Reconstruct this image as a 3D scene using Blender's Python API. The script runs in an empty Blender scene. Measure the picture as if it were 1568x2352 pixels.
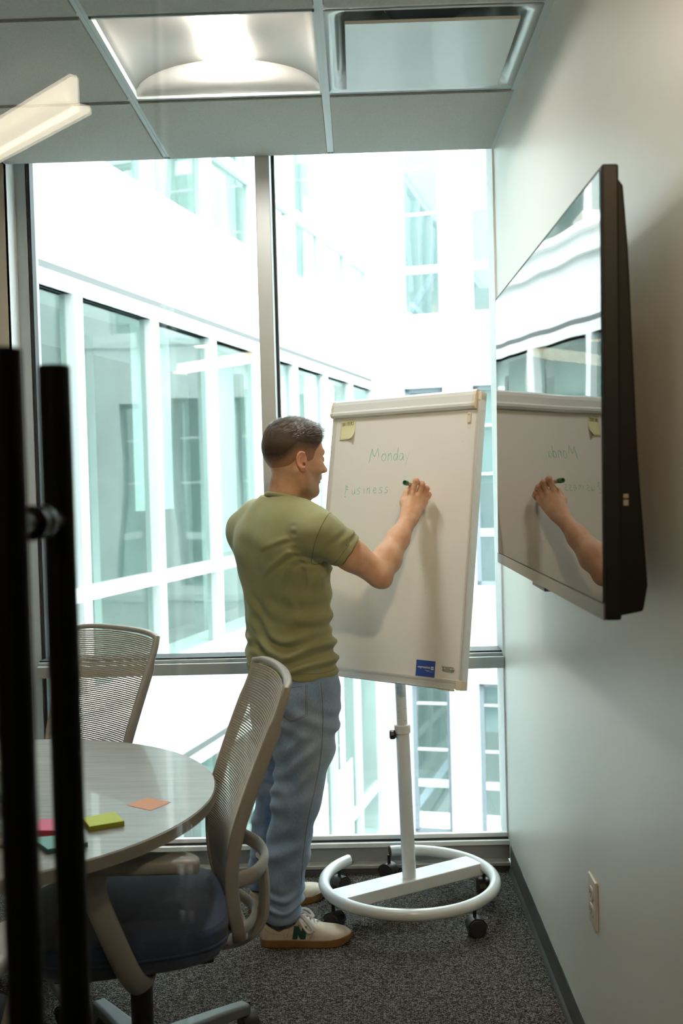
import bpy, bmesh, math, random
import numpy as np
from mathutils import Vector, Matrix, noise as mnoise
PI = math.pi
random.seed(7)
rng = np.random.RandomState(7)
SC = bpy.context.scene
COL = SC.collection

# ------------------------------------------------------------------ camera
YAW, PITCH, ROLL, FPX, CAMZ = 0.01679, -0.02885, -0.02620, 2421.98, 1.47653
cam_d = bpy.data.cameras.new('camera')
cam = bpy.data.objects.new('camera', cam_d); COL.objects.link(cam)
cam_d.sensor_fit = 'VERTICAL'; cam_d.sensor_height = 36.0; cam_d.sensor_width = 24.0
cam_d.lens = FPX / 2352 * 36.0
cam_d.clip_start = 0.02; cam_d.clip_end = 200
cam_d.dof.use_dof = True; cam_d.dof.focus_distance = 3.3; cam_d.dof.aperture_fstop = 4.2
def _cam_axes():
    cy, sy = math.cos(YAW), math.sin(YAW)
    f = Vector((-sy*math.cos(PITCH), cy*math.cos(PITCH), math.sin(PITCH)))
    r = Vector((cy, sy, 0)); u = r.cross(f)
    c, s = math.cos(ROLL), math.sin(ROLL)
    return r*c + u*s, -r*s + u*c, f
_r, _u, _f = _cam_axes()
cam.matrix_world = Matrix(((_r.x, _u.x, -_f.x, 0), (_r.y, _u.y, -_f.y, 0), (_r.z, _u.z, -_f.z, CAMZ), (0, 0, 0, 1)))
SC.camera = cam

# ------------------------------------------------------------------ world and exposure
SC.view_settings.view_transform = 'Standard'
SC.view_settings.look = 'None'
SC.view_settings.gamma = 1.0
SC.view_settings.use_curve_mapping = False
SC.view_settings.exposure = 0.22
W = bpy.data.worlds.new('sky'); SC.world = W; W.use_nodes = True
wn = W.node_tree.nodes; wl = W.node_tree.links
wn['Background'].inputs['Color'].default_value = (0.92, 0.985, 1.0, 1)
wn['Background'].inputs['Strength'].default_value = 9.8
SC.cycles.use_denoising = True
SC.cycles.max_bounces = 14
SC.cycles.diffuse_bounces = 7
SC.cycles.transparent_max_bounces = 24
SC.cycles.transmission_bounces = 8
SC.cycles.sample_clamp_indirect = 12.0
SC.cycles.caustics_reflective = False
SC.cycles.caustics_refractive = False

# ------------------------------------------------------------------ room constants (metres)
XR, YW, HC = 0.536, 3.968, 2.70        # right wall, window wall, ceiling height
XL, YG = -2.10, 0.975                  # left wall, glass front
CORR_Y = -3.4

# ------------------------------------------------------------------ materials
_mats = {}
def mat(name, col, rough=0.5, metal=0.0, spec=0.5, noise=None, bump=None, emit=None, coat=0.0, sheen=0.0, ior=None, sss=0.0):
    """noise=(scale, amount[, stretch]) varies the colour; bump=(scale, strength[, stretch])"""
    if name in _mats: return _mats[name]
    m = bpy.data.materials.new(name); m.use_nodes = True
    nt = m.node_tree; b = nt.nodes['Principled BSDF']
    b.inputs['Base Color'].default_value = (*col, 1)
    b.inputs['Roughness'].default_value = rough
    b.inputs['Metallic'].default_value = metal
    b.inputs['Specular IOR Level'].default_value = spec
    b.inputs['Coat Weight'].default_value = coat
    b.inputs['Sheen Weight'].default_value = sheen
    if sss:
        b.inputs['Subsurface Weight'].default_value = sss
        b.inputs['Subsurface Radius'].default_value = (0.012, 0.005, 0.003)
        b.inputs['Subsurface Scale'].default_value = 1.0
    if ior: b.inputs['IOR'].default_value = ior
    if emit:
        b.inputs['Emission Color'].default_value = (*emit[0], 1); b.inputs['Emission Strength'].default_value = emit[1]
    def tex(scale, stretch, detail=4):
        tc = nt.nodes.new('ShaderNodeTexCoord'); mp = nt.nodes.new('ShaderNodeMapping')
        mp.inputs['Scale'].default_value = stretch
        n = nt.nodes.new('ShaderNodeTexNoise'); n.inputs['Scale'].default_value = scale; n.inputs['Detail'].default_value = detail
        nt.links.new(tc.outputs['Object'], mp.inputs[0]); nt.links.new(mp.outputs[0], n.inputs['Vector'])
        return n
    if noise:
        n = tex(noise[0], noise[2] if len(noise) > 2 else (1, 1, 1))
        r = nt.nodes.new('ShaderNodeValToRGB'); a = noise[1]
        r.color_ramp.elements[0].position = 0.3; r.color_ramp.elements[1].position = 0.7
        r.color_ramp.elements[0].color = (*[c*(1-a) for c in col], 1)
        r.color_ramp.elements[1].color = (*[min(1, c*(1+a)) for c in col], 1)
        nt.links.new(n.outputs['Fac'], r.inputs[0]); nt.links.new(r.outputs[0], b.inputs['Base Color'])
    if bump:
        n = tex(bump[0], bump[2] if len(bump) > 2 else (1, 1, 1), 6)
        bp = nt.nodes.new('ShaderNodeBump'); bp.inputs['Strength'].default_value = bump[1]; bp.inputs['Distance'].default_value = 0.002
        nt.links.new(n.outputs['Fac'], bp.inputs['Height']); nt.links.new(bp.outputs[0], b.inputs['Normal'])
    _mats[name] = m
    return m

def glass_mat(name, tint, gloss=0.10, grazing=0.6, wave=0.0, rough=0.0):
    """thin flat architectural glass: tinted see-through sheet with a mirror layer that grows at grazing angles"""
    m = bpy.data.materials.new(name); m.use_nodes = True; nt = m.node_tree
    for n in list(nt.nodes): nt.nodes.remove(n)
    o = nt.nodes.new('ShaderNodeOutputMaterial'); mix = nt.nodes.new('ShaderNodeMixShader')
    t = nt.nodes.new('ShaderNodeBsdfTransparent'); t.inputs[0].default_value = (*tint, 1)
    g = nt.nodes.new('ShaderNodeBsdfGlossy'); g.inputs['Roughness'].default_value = rough
    lw = nt.nodes.new('ShaderNodeLayerWeight'); lw.inputs['Blend'].default_value = 0.5
    pw = nt.nodes.new('ShaderNodeMath'); pw.operation = 'POWER'; pw.inputs[1].default_value = 4.0
    mr = nt.nodes.new('ShaderNodeMapRange'); mr.inputs['To Min'].default_value = gloss; mr.inputs['To Max'].default_value = grazing
    nt.links.new(lw.outputs['Facing'], pw.inputs[0]); nt.links.new(pw.outputs[0], mr.inputs['Value'])
    nt.links.new(mr.outputs[0], mix.inputs[0]); nt.links.new(t.outputs[0], mix.inputs[1]); nt.links.new(g.outputs[0], mix.inputs[2])
    if wave:
        tc = nt.nodes.new('ShaderNodeTexCoord')
        n = nt.nodes.new('ShaderNodeTexNoise'); n.inputs['Scale'].default_value = 0.9; n.inputs['Detail'].default_value = 0
        bp = nt.nodes.new('ShaderNodeBump'); bp.inputs['Strength'].default_value = 1.0; bp.inputs['Distance'].default_value = wave
        nt.links.new(tc.outputs['Object'], n.inputs['Vector'])
        nt.links.new(n.outputs['Fac'], bp.inputs['Height']); nt.links.new(bp.outputs[0], g.inputs['Normal'])
    nt.links.new(mix.outputs[0], o.inputs[0])
    _mats[name] = m
    return m

M_wall = mat('warm_white_wall_paint', (0.77, 0.75, 0.69), 0.42, bump=(260, 0.05), spec=0.75)
M_wall2 = mat('beige_wall_paint', (0.56, 0.51, 0.42), 0.6, bump=(260, 0.08))
M_tile = mat('acoustic_tile', (0.46, 0.475, 0.44), 0.95, noise=(220, 0.10), bump=(420, 0.5))
M_grid = mat('ceiling_grid_metal', (0.50, 0.55, 0.56), 0.4, 0.0)
M_alu = mat('window_aluminium', (0.42, 0.44, 0.44), 0.38, 0.35, bump=(30, 0.02))
M_alud = mat('window_base_metal', (0.30, 0.31, 0.31), 0.5, 0.1)
M_white_trim = mat('white_trim', (0.82, 0.84, 0.84), 0.45)
M_gasket = mat('black_gasket', (0.012, 0.014, 0.017), 0.5)
M_base = mat('grey_rubber_baseboard', (0.085, 0.088, 0.085), 0.42)
M_black = mat('matte_black_powdercoat', (0.004, 0.004, 0.004), 0.5, spec=0.15)
M_blackp = mat('black_plastic', (0.015, 0.015, 0.016), 0.42)
M_steel = mat('dark_steel', (0.22, 0.23, 0.24), 0.35, 0.8)
M_chrome = mat('brushed_metal', (0.62, 0.60, 0.52), 0.28, 0.9)
M_glass = glass_mat('window_glass', (0.96, 0.985, 0.98), 0.025, 0.3)
M_door = glass_mat('door_glass', (0.97, 0.98, 0.975), 0.022, 0.25)
M_gedge = glass_mat('glass_edge_tint', (0.93, 0.95, 0.94), 0.05, 0.2)

def carpet_mat():
    m = bpy.data.materials.new('loop_carpet'); m.use_nodes = True; nt = m.node_tree; b = nt.nodes['Principled BSDF']
    b.inputs['Roughness'].default_value = 1.0; b.inputs['Specular IOR Level'].default_value = 0.1
    tc = nt.nodes.new('ShaderNodeTexCoord'); mp = nt.nodes.new('ShaderNodeMapping'); mp.inputs['Scale'].default_value = (170, 330, 1)
    v = nt.nodes.new('ShaderNodeTexVoronoi'); v.inputs['Scale'].default_value = 1.0; v.inputs['Randomness'].default_value = 0.75
    nt.links.new(tc.outputs['Object'], mp.inputs[0]); nt.links.new(mp.outputs[0], v.inputs['Vector'])
    n = nt.nodes.new('ShaderNodeTexNoise'); n.inputs['Scale'].default_value = 38; n.inputs['Detail'].default_value = 3
    mp2 = nt.nodes.new('ShaderNodeMapping'); mp2.inputs['Scale'].default_value = (1, 2.6, 1)
    nt.links.new(tc.outputs['Object'], mp2.inputs[0]); nt.links.new(mp2.outputs[0], n.inputs['Vector'])
    ad = nt.nodes.new('ShaderNodeMath'); ad.operation = 'MULTIPLY_ADD'; ad.inputs[1].default_value = 1.1
    iv = nt.nodes.new('ShaderNodeMath'); iv.operation = 'SUBTRACT'; iv.inputs[0].default_value = 1.0
    nt.links.new(v.outputs['Distance'], iv.inputs[1]); nt.links.new(iv.outputs[0], ad.inputs[0]); hf_ = nt.nodes.new('ShaderNodeMath'); hf_.operation = 'MULTIPLY'; hf_.inputs[1].default_value = .55
    nt.links.new(n.outputs['Fac'], hf_.inputs[0]); nt.links.new(hf_.outputs[0], ad.inputs[2])
    r = nt.nodes.new('ShaderNodeValToRGB')
    mrr = nt.nodes.new('ShaderNodeMapRange'); mrr.inputs['From Min'].default_value = .70; mrr.inputs['From Max'].default_value = 1.34
    r.color_ramp.elements[0].position = 0.0; r.color_ramp.elements[1].position = 1.0
    r.color_ramp.elements[0].color = (0.026, 0.024, 0.021, 1); r.color_ramp.elements[1].color = (0.38, 0.365, 0.335, 1)
    nt.links.new(ad.outputs[0], mrr.inputs['Value']); nt.links.new(mrr.outputs[0], r.inputs[0]); nt.links.new(r.outputs[0], b.inputs['Base Color'])
    bp = nt.nodes.new('ShaderNodeBump'); bp.inputs['Strength'].default_value = 1.0; bp.inputs['Distance'].default_value = 0.004
    nt.links.new(ad.outputs[0], bp.inputs['Height']); nt.links.new(bp.outputs[0], b.inputs['Normal'])
    return m
M_carpet = carpet_mat()

# ------------------------------------------------------------------ mesh helper
class G:
    def __init__(s): s.v = []; s.f = []
    def add(s, vs, fs, M=None):
        o = len(s.v)
        s.v += [tuple(M @ Vector(v)) if M is not None else tuple(v) for v in vs]
        s.f += [tuple(o+i for i in f) for f in fs]
        return s
    def box(s, x0, x1, y0, y1, z0, z1, M=None):
        vs = [(x, y, z) for z in (z0, z1) for y in (y0, y1) for x in (x0, x1)]
        return s.add(vs, [(0, 2, 3, 1), (4, 5, 7, 6), (0, 1, 5, 4), (2, 6, 7, 3), (0, 4, 6, 2), (1, 3, 7, 5)], M)
    def quad(s, a, b, c, d, M=None): return s.add([a, b, c, d], [(0, 1, 2, 3)], M)
    def tube(s, path, r, n=12, closed=False, cap=True, flat=None, up=None, M=None):
        """sweep a circle (or ellipse flat=(a,b) measured across/along up) along path"""
        P = [Vector(p) for p in path]; N = len(P)
        rr = r if isinstance(r, (list, tuple)) else [r]*N
        vs = []; ref = Vector(up) if up is not None else None
        prev = None
        for i, p in enumerate(P):
            if closed: t = P[(i+1) % N] - P[i-1]
            else: t = P[min(i+1, N-1)] - P[max(i-1, 0)]
            t.normalize()
            if ref is not None: a = ref.cross(t)
            elif prev is None: a = (Vector((0, 0, 1)) if abs(t.z) < .9 else Vector((1, 0, 0))).cross(t)
            else: a = prev - t*prev.dot(t)
            if a.length < 1e-6: a = Vector((1, 0, 0))
            a.normalize(); prev = a; b = t.cross(a)
            fa, fb = (flat if flat else (1, 1))
            for k in range(n):
                th = 2*PI*k/n
                vs.append(p + a*(math.cos(th)*rr[i]*fa) + b*(math.sin(th)*rr[i]*fb))
        fs = []
        for i in range(N if closed else N-1):
            j = (i+1) % N
            for k in range(n):
                fs.append((i*n+k, i*n+(k+1) % n, j*n+(k+1) % n, j*n+k))
        if cap and not closed:
            fs.append(tuple(range(n))[::-1]); fs.append(tuple((N-1)*n+k for k in range(n)))
        return s.add(vs, fs, M)
    def cyl(s, a, b, r, r2=None, n=24, M=None):
        return s.tube([a, b], [r, r if r2 is None else r2], n, M=M)
    def lathe(s, prof, n=32, M=None, cap=True):
        vs = [(r*math.cos(2*PI*k/n), r*math.sin(2*PI*k/n), z) for r, z in prof for k in range(n)]
        fs = [(i*n+k, i*n+(k+1) % n, (i+1)*n+(k+1) % n, (i+1)*n+k) for i in range(len(prof)-1) for k in range(n)]
        if cap: fs += [tuple(range(n))[::-1], tuple((len(prof)-1)*n+k for k in range(n))]
        return s.add(vs, fs, M)
    def prism(s, poly, d0, d1, M=None):
        """polygon in local XY extruded from z=d0 to d1"""
        n = len(poly)
        vs = [(x, y, d0) for x, y in poly] + [(x, y, d1) for x, y in poly]
        fs = [tuple(range(n))[::-1], tuple(range(n, 2*n))] + [(k, (k+1) % n, n+(k+1) % n, n+k) for k in range(n)]
        return s.add(vs, fs, M)

def inv(root): return root.matrix_basis.inverted()

def obj(name, g, m, parent=None, world=False, smooth=None, bevel=0, bseg=2, kind=None, label=None, solid=0):
    """link one mesh object; world=True: the coordinates are in world space and are moved into the parent's space"""
    vs, fs = (g.v, g.f) if isinstance(g, G) else g
    me = bpy.data.meshes.new(name)
    if world and parent is not None:
        Mi = Matrix.Identity(4); q = parent
        chain = []
        while q is not None: chain.append(q); q = q.parent
        for q in chain: Mi = Mi @ q.matrix_basis.inverted() if False else Mi
        Mt = Matrix.Identity(4)
        for q in reversed(chain): Mt = Mt @ q.matrix_basis
        Mi = Mt.inverted()
        A = np.array(Mi); V = np.asarray(vs, float); V = V @ A[:3, :3].T + A[:3, 3]; vs = V
    if isinstance(vs, np.ndarray) and isinstance(fs, np.ndarray):
        me.vertices.add(len(vs)); me.vertices.foreach_set('co', vs.astype(np.float32).ravel())
        me.loops.add(fs.size); me.loops.foreach_set('vertex_index', fs.ravel().astype(np.int32))
        me.polygons.add(len(fs)); me.polygons.foreach_set('loop_start', np.arange(0, fs.size, fs.shape[1], dtype=np.int32))
        me.update(calc_edges=True)
    else:
        me.from_pydata([tuple(v) for v in vs], [], [tuple(int(i) for i in f) for f in fs]); me.update()
    if m is not None: me.materials.append(m)
    if isinstance(g, G):
        bm = bmesh.new(); bm.from_mesh(me); bmesh.ops.recalc_face_normals(bm, faces=bm.faces); bm.to_mesh(me); bm.free()
    if smooth:
        me.polygons.foreach_set('use_smooth', [True]*len(me.polygons))
        if smooth < 179: me.set_sharp_from_angle(angle=math.radians(smooth))
    o = bpy.data.objects.new(name, me); COL.objects.link(o)
    if parent is not None: o.parent = parent
    if bevel:
        b = o.modifiers.new('bevel', 'BEVEL'); b.width = bevel; b.segments = bseg; b.limit_method = 'ANGLE'; b.angle_limit = math.radians(40)
        b.harden_normals = False
    if solid:
        b = o.modifiers.new('solid', 'SOLIDIFY'); b.thickness = solid; b.offset = 0
    if kind: o['kind'] = kind
    if label: o['label'] = label
    return o
def empty(name, loc=(0, 0, 0), rz=0.0):
    o = bpy.data.objects.new(name, None); COL.objects.link(o)
    o.empty_display_size = 0.05
    o.matrix_basis = Matrix.Translation(loc) @ Matrix.Rotation(rz, 4, 'Z')
    return o
def tag(o, label, cat, group=None):
    o['label'] = label; o['category'] = cat
    if group: o['group'] = group
    return o
def struct(o): o['kind'] = 'structure'; return o
def copy_tree(o, parent=None):
    c = o.copy(); COL.objects.link(c); c.parent = parent
    for ch in list(o.children):
        if ch is not c: copy_tree(ch, c)
    return c
def copy_part(o, parent, M):
    """another piece that shares its mesh, moved by M in the parent's space"""
    c = o.copy(); COL.objects.link(c); c.parent = parent; c.matrix_basis = M @ o.matrix_basis
    return c
def arc(c, r, a0, a1, n, z=0):
    return [(c[0]+r*math.cos(a0+(a1-a0)*i/n), c[1]+r*math.sin(a0+(a1-a0)*i/n), z) for i in range(n+1)]
def rrect(w, h, r, n=5):
    """rounded rectangle outline centred on the origin"""
    P = []
    for cx, cy, a in ((w/2-r, h/2-r, 0), (-w/2+r, h/2-r, PI/2), (-w/2+r, -h/2+r, PI), (w/2-r, -h/2+r, 1.5*PI)):
        for i in range(n+1):
            P.append((cx+r*math.cos(a+PI/2*i/n), cy+r*math.sin(a+PI/2*i/n)))
    return P
def crom(pts, n=8, closed=False):
    """smooth curve through points"""
    P = [Vector(p) for p in pts]; N = len(P); out = []
    for i in range(N if closed else N-1):
        p0 = P[i-1] if (i > 0 or closed) else P[0]; p1 = P[i]; p2 = P[(i+1) % N]
        p3 = P[(i+2) % N] if (closed or i+2 < N) else P[-1]
        for k in range(n):
            t = k/n
            out.append(0.5*((2*p1)+(-p0+p2)*t+(2*p0-5*p1+4*p2-p3)*t*t+(-p0+3*p1-3*p2+p3)*t**3))
    if not closed: out.append(P[-1])
    return out

# ================================================================== SETTING
# floor, ceiling, walls
fl = struct(obj('floor', G().box(XL-.1, XR+.1, YG, YW+.02, -.08, 0).box(-4.2, 4.2, CORR_Y, YG, -.08, 0), M_carpet))
M_char = mat('charcoal_corridor_wall', (.06, .058, .055), .8)
struct(obj('ceiling_corridor', G().box(-4.2, 4.2, CORR_Y, YG-.02, 2.70, 2.76), M_char))
ceil = empty('ceiling', (0, 0, HC)); struct(ceil)
obj('ceiling_deck', G().box(XL-.1, XR+.1, YG-.02, YW+.15, 3.02, 3.10), M_tile, ceil, world=True)
GX = [-0.072-0.61*i for i in range(4)]           # long rails
GY = [3.366-0.61*i for i in range(9)]            # cross rails
g = G()
for x in GX: g.box(x-.012, x+.012, YG+.02, YW, HC, HC+.03)
for x in GX: g.box(x-.0015, x+.0015, YG+.02, YW, HC-.002, HC)
for y in [q for q in GY if q > YG+.1]: g.box(XL, XR, y-.012, y+.012, HC+.0015, HC+.03)
obj('ceiling_rail', g, M_grid, ceil, world=True, label='pale grey metal ceiling grid')
g = G(); g.box(XR-.022, XR, YG+.02, YW, HC-.001, HC+.012); g.box(XL, XL+.022, YG+.02, YW, HC-.001, HC+.012)
g.box(XL, XR, YW-.016, YW+.004, HC-.0, HC+.01); g.box(-1.29, XR, YW+.004, YW+.008, HC+.002, HC+.085)
obj('wall_angle', g, M_grid, ceil, world=True)
# ceiling tiles, one object each
FIX = (GX[1], GX[0], GY[1], GY[0])     # cell of the light fitting
VEN = (GX[0], XR, GY[1], GY[0])        # cell of the air diffuser
XS = [XL] + GX[::-1] + [XR]; YS = [YG+.02] + [y for y in GY[::-1] if y > YG+.1] + [YW]
for i in range(len(XS)-1):
    for j in range(len(YS)-1):
        x0, x1, y0, y1 = XS[i]+.014, XS[i+1]-.014, YS[j]+.014, YS[j+1]-.014
        cx, cy = (x0+x1)/2, (y0+y1)/2
        if any(c[0] < cx < c[1] and c[2] < cy < c[3] for c in (FIX, VEN)): continue
        o = obj('ceiling_tile', G().box(x0, x1, y0, y1, HC-.006+random.uniform(-.0006, .0006), HC+.02), M_tile, ceil, world=True)

wr = struct(obj('wall_right', G().box(XR, XR+.12, YG-.06, YW+.22, -.05, 3.1), M_wall))
struct(obj('wall_left', G().box(XL-.12, XL, YG-.06, YW+.22, -.05, 3.1), M_wall2))
struct(obj('wall_front', G().box(-4.3, 4.3, CORR_Y-.12, CORR_Y, -.05, 2.76).box(-4.3, -4.2, CORR_Y, YG, -.05, 2.76).box(4.2, 4.3, CORR_Y, YG, -.05, 2.76).box(-4.2, XL-.12, YG-.06, YG, -.05, 2.76).box(XR+.12, 4.2, YG-.06, YG, -.05, 2.76), M_char))
# window wall: beige stub left of the window, header above
struct(obj('wall_back', G().box(XL-.1, -1.292, YW, YW+.22, -.05, 3.1).box(-1.30, XR+.1, YW+.012, YW+.22, HC+.085, 3.1), M_wall2))
# baseboard with a small toe
prof = [(0, 0), (-.012, 0), (-.009, .012), (-.0035, .022), (-.003, .094), (-.0015, .099), (0, .10)]
My = Matrix(((1, 0, 0, XR), (0, 0, 1, 0), (0, 1, 0, 0), (0, 0, 0, 1)))
g = G(); g.prism(prof, YG+.02, YW-.055, M=My); struct(obj('baseboard_right', g, M_base, bevel=0))
g = G(); g.box(XL, -1.292, YW-.012, YW, 0, .10); struct(obj('baseboard_back', g, M_base, bevel=.002))

# ------------------------------------------------------------------ window_1
win = struct(empty('window_1', (-.35, YW, 0)))
YGl = YW+.13                                     # glass line
def wpart(name, g, m, **k): return obj(name, g, m, win, world=True, **k)
wpart('jamb_trim', G().box(-1.300, -1.2905, YW, YW+.20, .0, HC+.07), M_white_trim)
wpart('side_frame', G().box(-1.2905, -1.250, YW+.10, YW+.20, .09, HC+.07).box(-1.250, -1.242, YW+.112, YW+.20, .09, HC+.07), M_alu, bevel=.0015)
wpart('mullion', G().box(-.356, -.302, YW-.012, YW+.20, .09, HC+.07), M_alu, bevel=.002)
wpart('side_frame', G().box(XR-.006, XR, YW+.02, YW+.20, .09, HC+.07), M_white_trim)
wpart('head_frame', G().box(-1.2905, XR, YW+.012, YW+.20, HC+.070, HC+.085), M_alu)
for x0, x1 in ((-1.242, -.356), (-.302, XR-.004)):
    wpart('transom', G().box(x0, x1, YW+.004, YW+.19, .757, .800).box(x0, x1, YW+.03, YW+.17, .800, .812), M_alu, bevel=.0015)
    wpart('gasket', G().box(x0, x1, YW+.045, YW+.15, .812, .818), M_gasket)
    wpart('bottom_rail', G().box(x0, x1, YW+.01, YW+.03, .112, .128), M_white_trim, bevel=.001)
    wpart('gasket', G().box(x0, x1, YW+.004, YW+.028, .106, .1115), M_gasket)
    for z0, z1 in ((.070, .757), (.812, HC+.07)):
        wpart('gasket', G().box(x0, x0+.010, YGl-.035, YGl+.012, z0, z1), M_gasket)
        wpart('glass_pane', G().box(x0, x1, YGl, YGl+.004, z0, z1), M_glass)
wpart('sill', G().box(-1.2905, XR, YW-.012, YW+.03, .088, .1055), M_white_trim, bevel=.002)
wpart('base_panel', G().box(-1.2905, XR, YW, YW+.03, .032, .088).box(-1.2905, XR, YW+.03, YW+.20, .032, .070), M_alud, bevel=.001)
wpart('toe_ledge', G().box(-1.24, XR-.004, YW-.05, YW, .022, .034), mat('worn_ledge', (.36, .35, .31), .7, noise=(25, .15)), bevel=.002)
wpart('toe_board', G().box(-1.24, XR-.004, YW-.045, YW, .0, .022), M_base)

# ------------------------------------------------------------------ glass front of the room: door leaf and fixed panel
XJ = -0.1705                                       # joint between door leaf and fixed glass
door = struct(empty('door_1', (XJ, YG, 0)))
obj('glass_leaf', G().box(-1.10, XJ-.004, YG-.005, YG+.005, .012, 2.68), M_door, door, world=True)
g = G(); g.box(XJ-.0055, XJ-.004, YG-.005, YG+.005, .012, 2.68)
obj('glass_edge', g, M_gedge, door, world=True)
obj('patch_rail', G().box(-1.10, XJ-.004, YG-.02, YG+.02, .0, .10), M_black, door, world=True)
# back to back ladder pulls
hd = empty('door_handle', (-.301-XJ, 0, 0)); hd.parent = door
HX = -.3005
for yy in (.900, 1.050):
    g = G(); r = .0158
    prof = [(r-.0015, .12), (r, .1215), (r, 1.5965 if yy < 1 else 1.598), (r-.0015, 1.598 if yy < 1 else 1.5995)]
    obj('pull_bar', G().lathe(prof, 40, M=Matrix.Translation((HX, yy, 0))), M_black, hd, world=True, smooth=40)
for zz in (1.446, .30):
    g = G(); g.cyl((HX, .905, zz), (HX, 1.045, zz), .0095, n=24)
    obj('standoff', g, M_blackp, hd, world=True, smooth=40)
    for sy in (-1, 1):
        g = G(); g.cyl((HX, YG+sy*.006, zz), (HX, YG+sy*.018, zz), .0165, n=32)
        obj('collar', g, M_blackp, hd, world=True, smooth=40, bevel=.0015)
w2 = struct(empty('window_2', (.18, YG, 0)))
obj('glass_pane', G().box(XJ+.004, XR-.002, YG-.005, YG+.005, .012, 2.68), M_door, w2, world=True)
obj('floor_channel', G().box(XJ+.004, XR-.002, YG-.012, YG+.012, 0, .012), M_black, w2, world=True)
w3 = struct(empty('window_3', (-1.6, YG, 0)))
obj('glass_pane', G().box(XL, -1.104, YG-.005, YG+.005, .012, 2.68), M_door, w3, world=True)
struct(obj('trim_1', G().box(XL, XR, YG-.02, YG+.02, 2.68, HC-.002), M_black))

# ================================================================== BUILDING ACROSS THE COURTYARD
M_fac = mat('white_render', (0.86, 0.88, 0.88), 0.8, bump=(40, .05))
M_ffr = mat('white_window_metal', (0.84, 0.86, 0.86), 0.5)
M_fgr = mat('grey_window_metal', (0.30, 0.33, 0.37), 0.5)
M_shade = mat('pale_roller_shade', (0.66, 0.72, 0.70), 0.9)
M_inw = mat('interior_wall_far', (0.34, 0.39, 0.37), 0.9, noise=(0.8, .3))
M_fgl = glass_mat('green_tinted_glass', (0.82, 0.89, 0.87), 0.08, 0.4, wave=0.010)
M_fgl2 = glass_mat('grey_tinted_glass', (0.74, 0.81, 0.81), 0.07, 0.3, wave=0.010)
AZ = 0.2537
A0 = Vector((-1.9, 6.3871, 0)); DA = Vector((math.sin(AZ), math.cos(AZ), 0)); NA = Vector((math.cos(AZ), -math.sin(AZ), 0))
CORN = Vector((0.2124, 14.535, 0))
M_dim = mat('unlit_office_interior', (.10, .125, .115), .9)  # darker copy for the lower floors: their lack of light is in the colour
MP = 1.1386; S_CORN = 0.4466+7*MP
bld = tag(empty('office_building', (CORN.x, CORN.y, -6)), 'white rendered office block with green-tinted window bands, seen across the courtyard', 'building')
# frame A: x along facade (0 at corner going towards camera), y outward (towards courtyard), z up
MA = Matrix(((-DA.x, NA.x, 0, CORN.x), (-DA.y, NA.y, 0, CORN.y), (0, 0, 1, 0), (0, 0, 0, 1)))
# frame B (end facade): x along, away from corner to the right; y outward
MB = Matrix(((NA.x, -DA.x, 0, CORN.x), (NA.y, -DA.y, 0, CORN.y), (0, 0, 1, 0), (0, 0, 0, 1)))
F2F = 3.50
LV = [(.1473+F2F*k, .7899+F2F*k, 2.72+F2F*k) for k in (-2, -1, 0, 1, 2)]     # sill, transom, head
LV = [(a, b, c) if k != 3 else (3.69, 4.35, 6.22) for k, (a, b, c) in enumerate(LV)]
LENA = 13*MP
# spandrel bands of facade A
edges = [-8.0] + [z for a, b, c in LV for z in (a, c)][:-2] + [8.9]
for i in range(0, len(edges), 2):
    z0, z1 = edges[i], edges[i+1]
    obj('spandrel', G().box(-.35, LENA, -.35, 0, z0, z1, M=MA), M_fac, bld, world=True)
    if i < len(edges)-2:
        obj('window_sill', G().box(-.02, LENA, 0, .07, z1-.10, z1-.03, M=MA), M_ffr, bld, world=True)
        obj('sill_cornice', G().box(-.02, LENA, 0, .06, z1-.30, z1-.24, M=MA), M_fac, bld, world=True)
    if i > 0:
        obj('window_head', G().box(-.02, LENA, -.10, .02, z0-.0, z0+.10, M=MA), M_ffr, bld, world=True)
        obj('head_reveal', G().box(-.02, LENA, 0, .012, z0+.105, z0+.15, M=MA), mat('grey_seal', (.16, .17, .17), .8), bld, world=True)
obj('corner_pier', G().box(-.35, .02, -.35, .02, -8, 8.9, M=MA), M_fac, bld, world=True)
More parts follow.
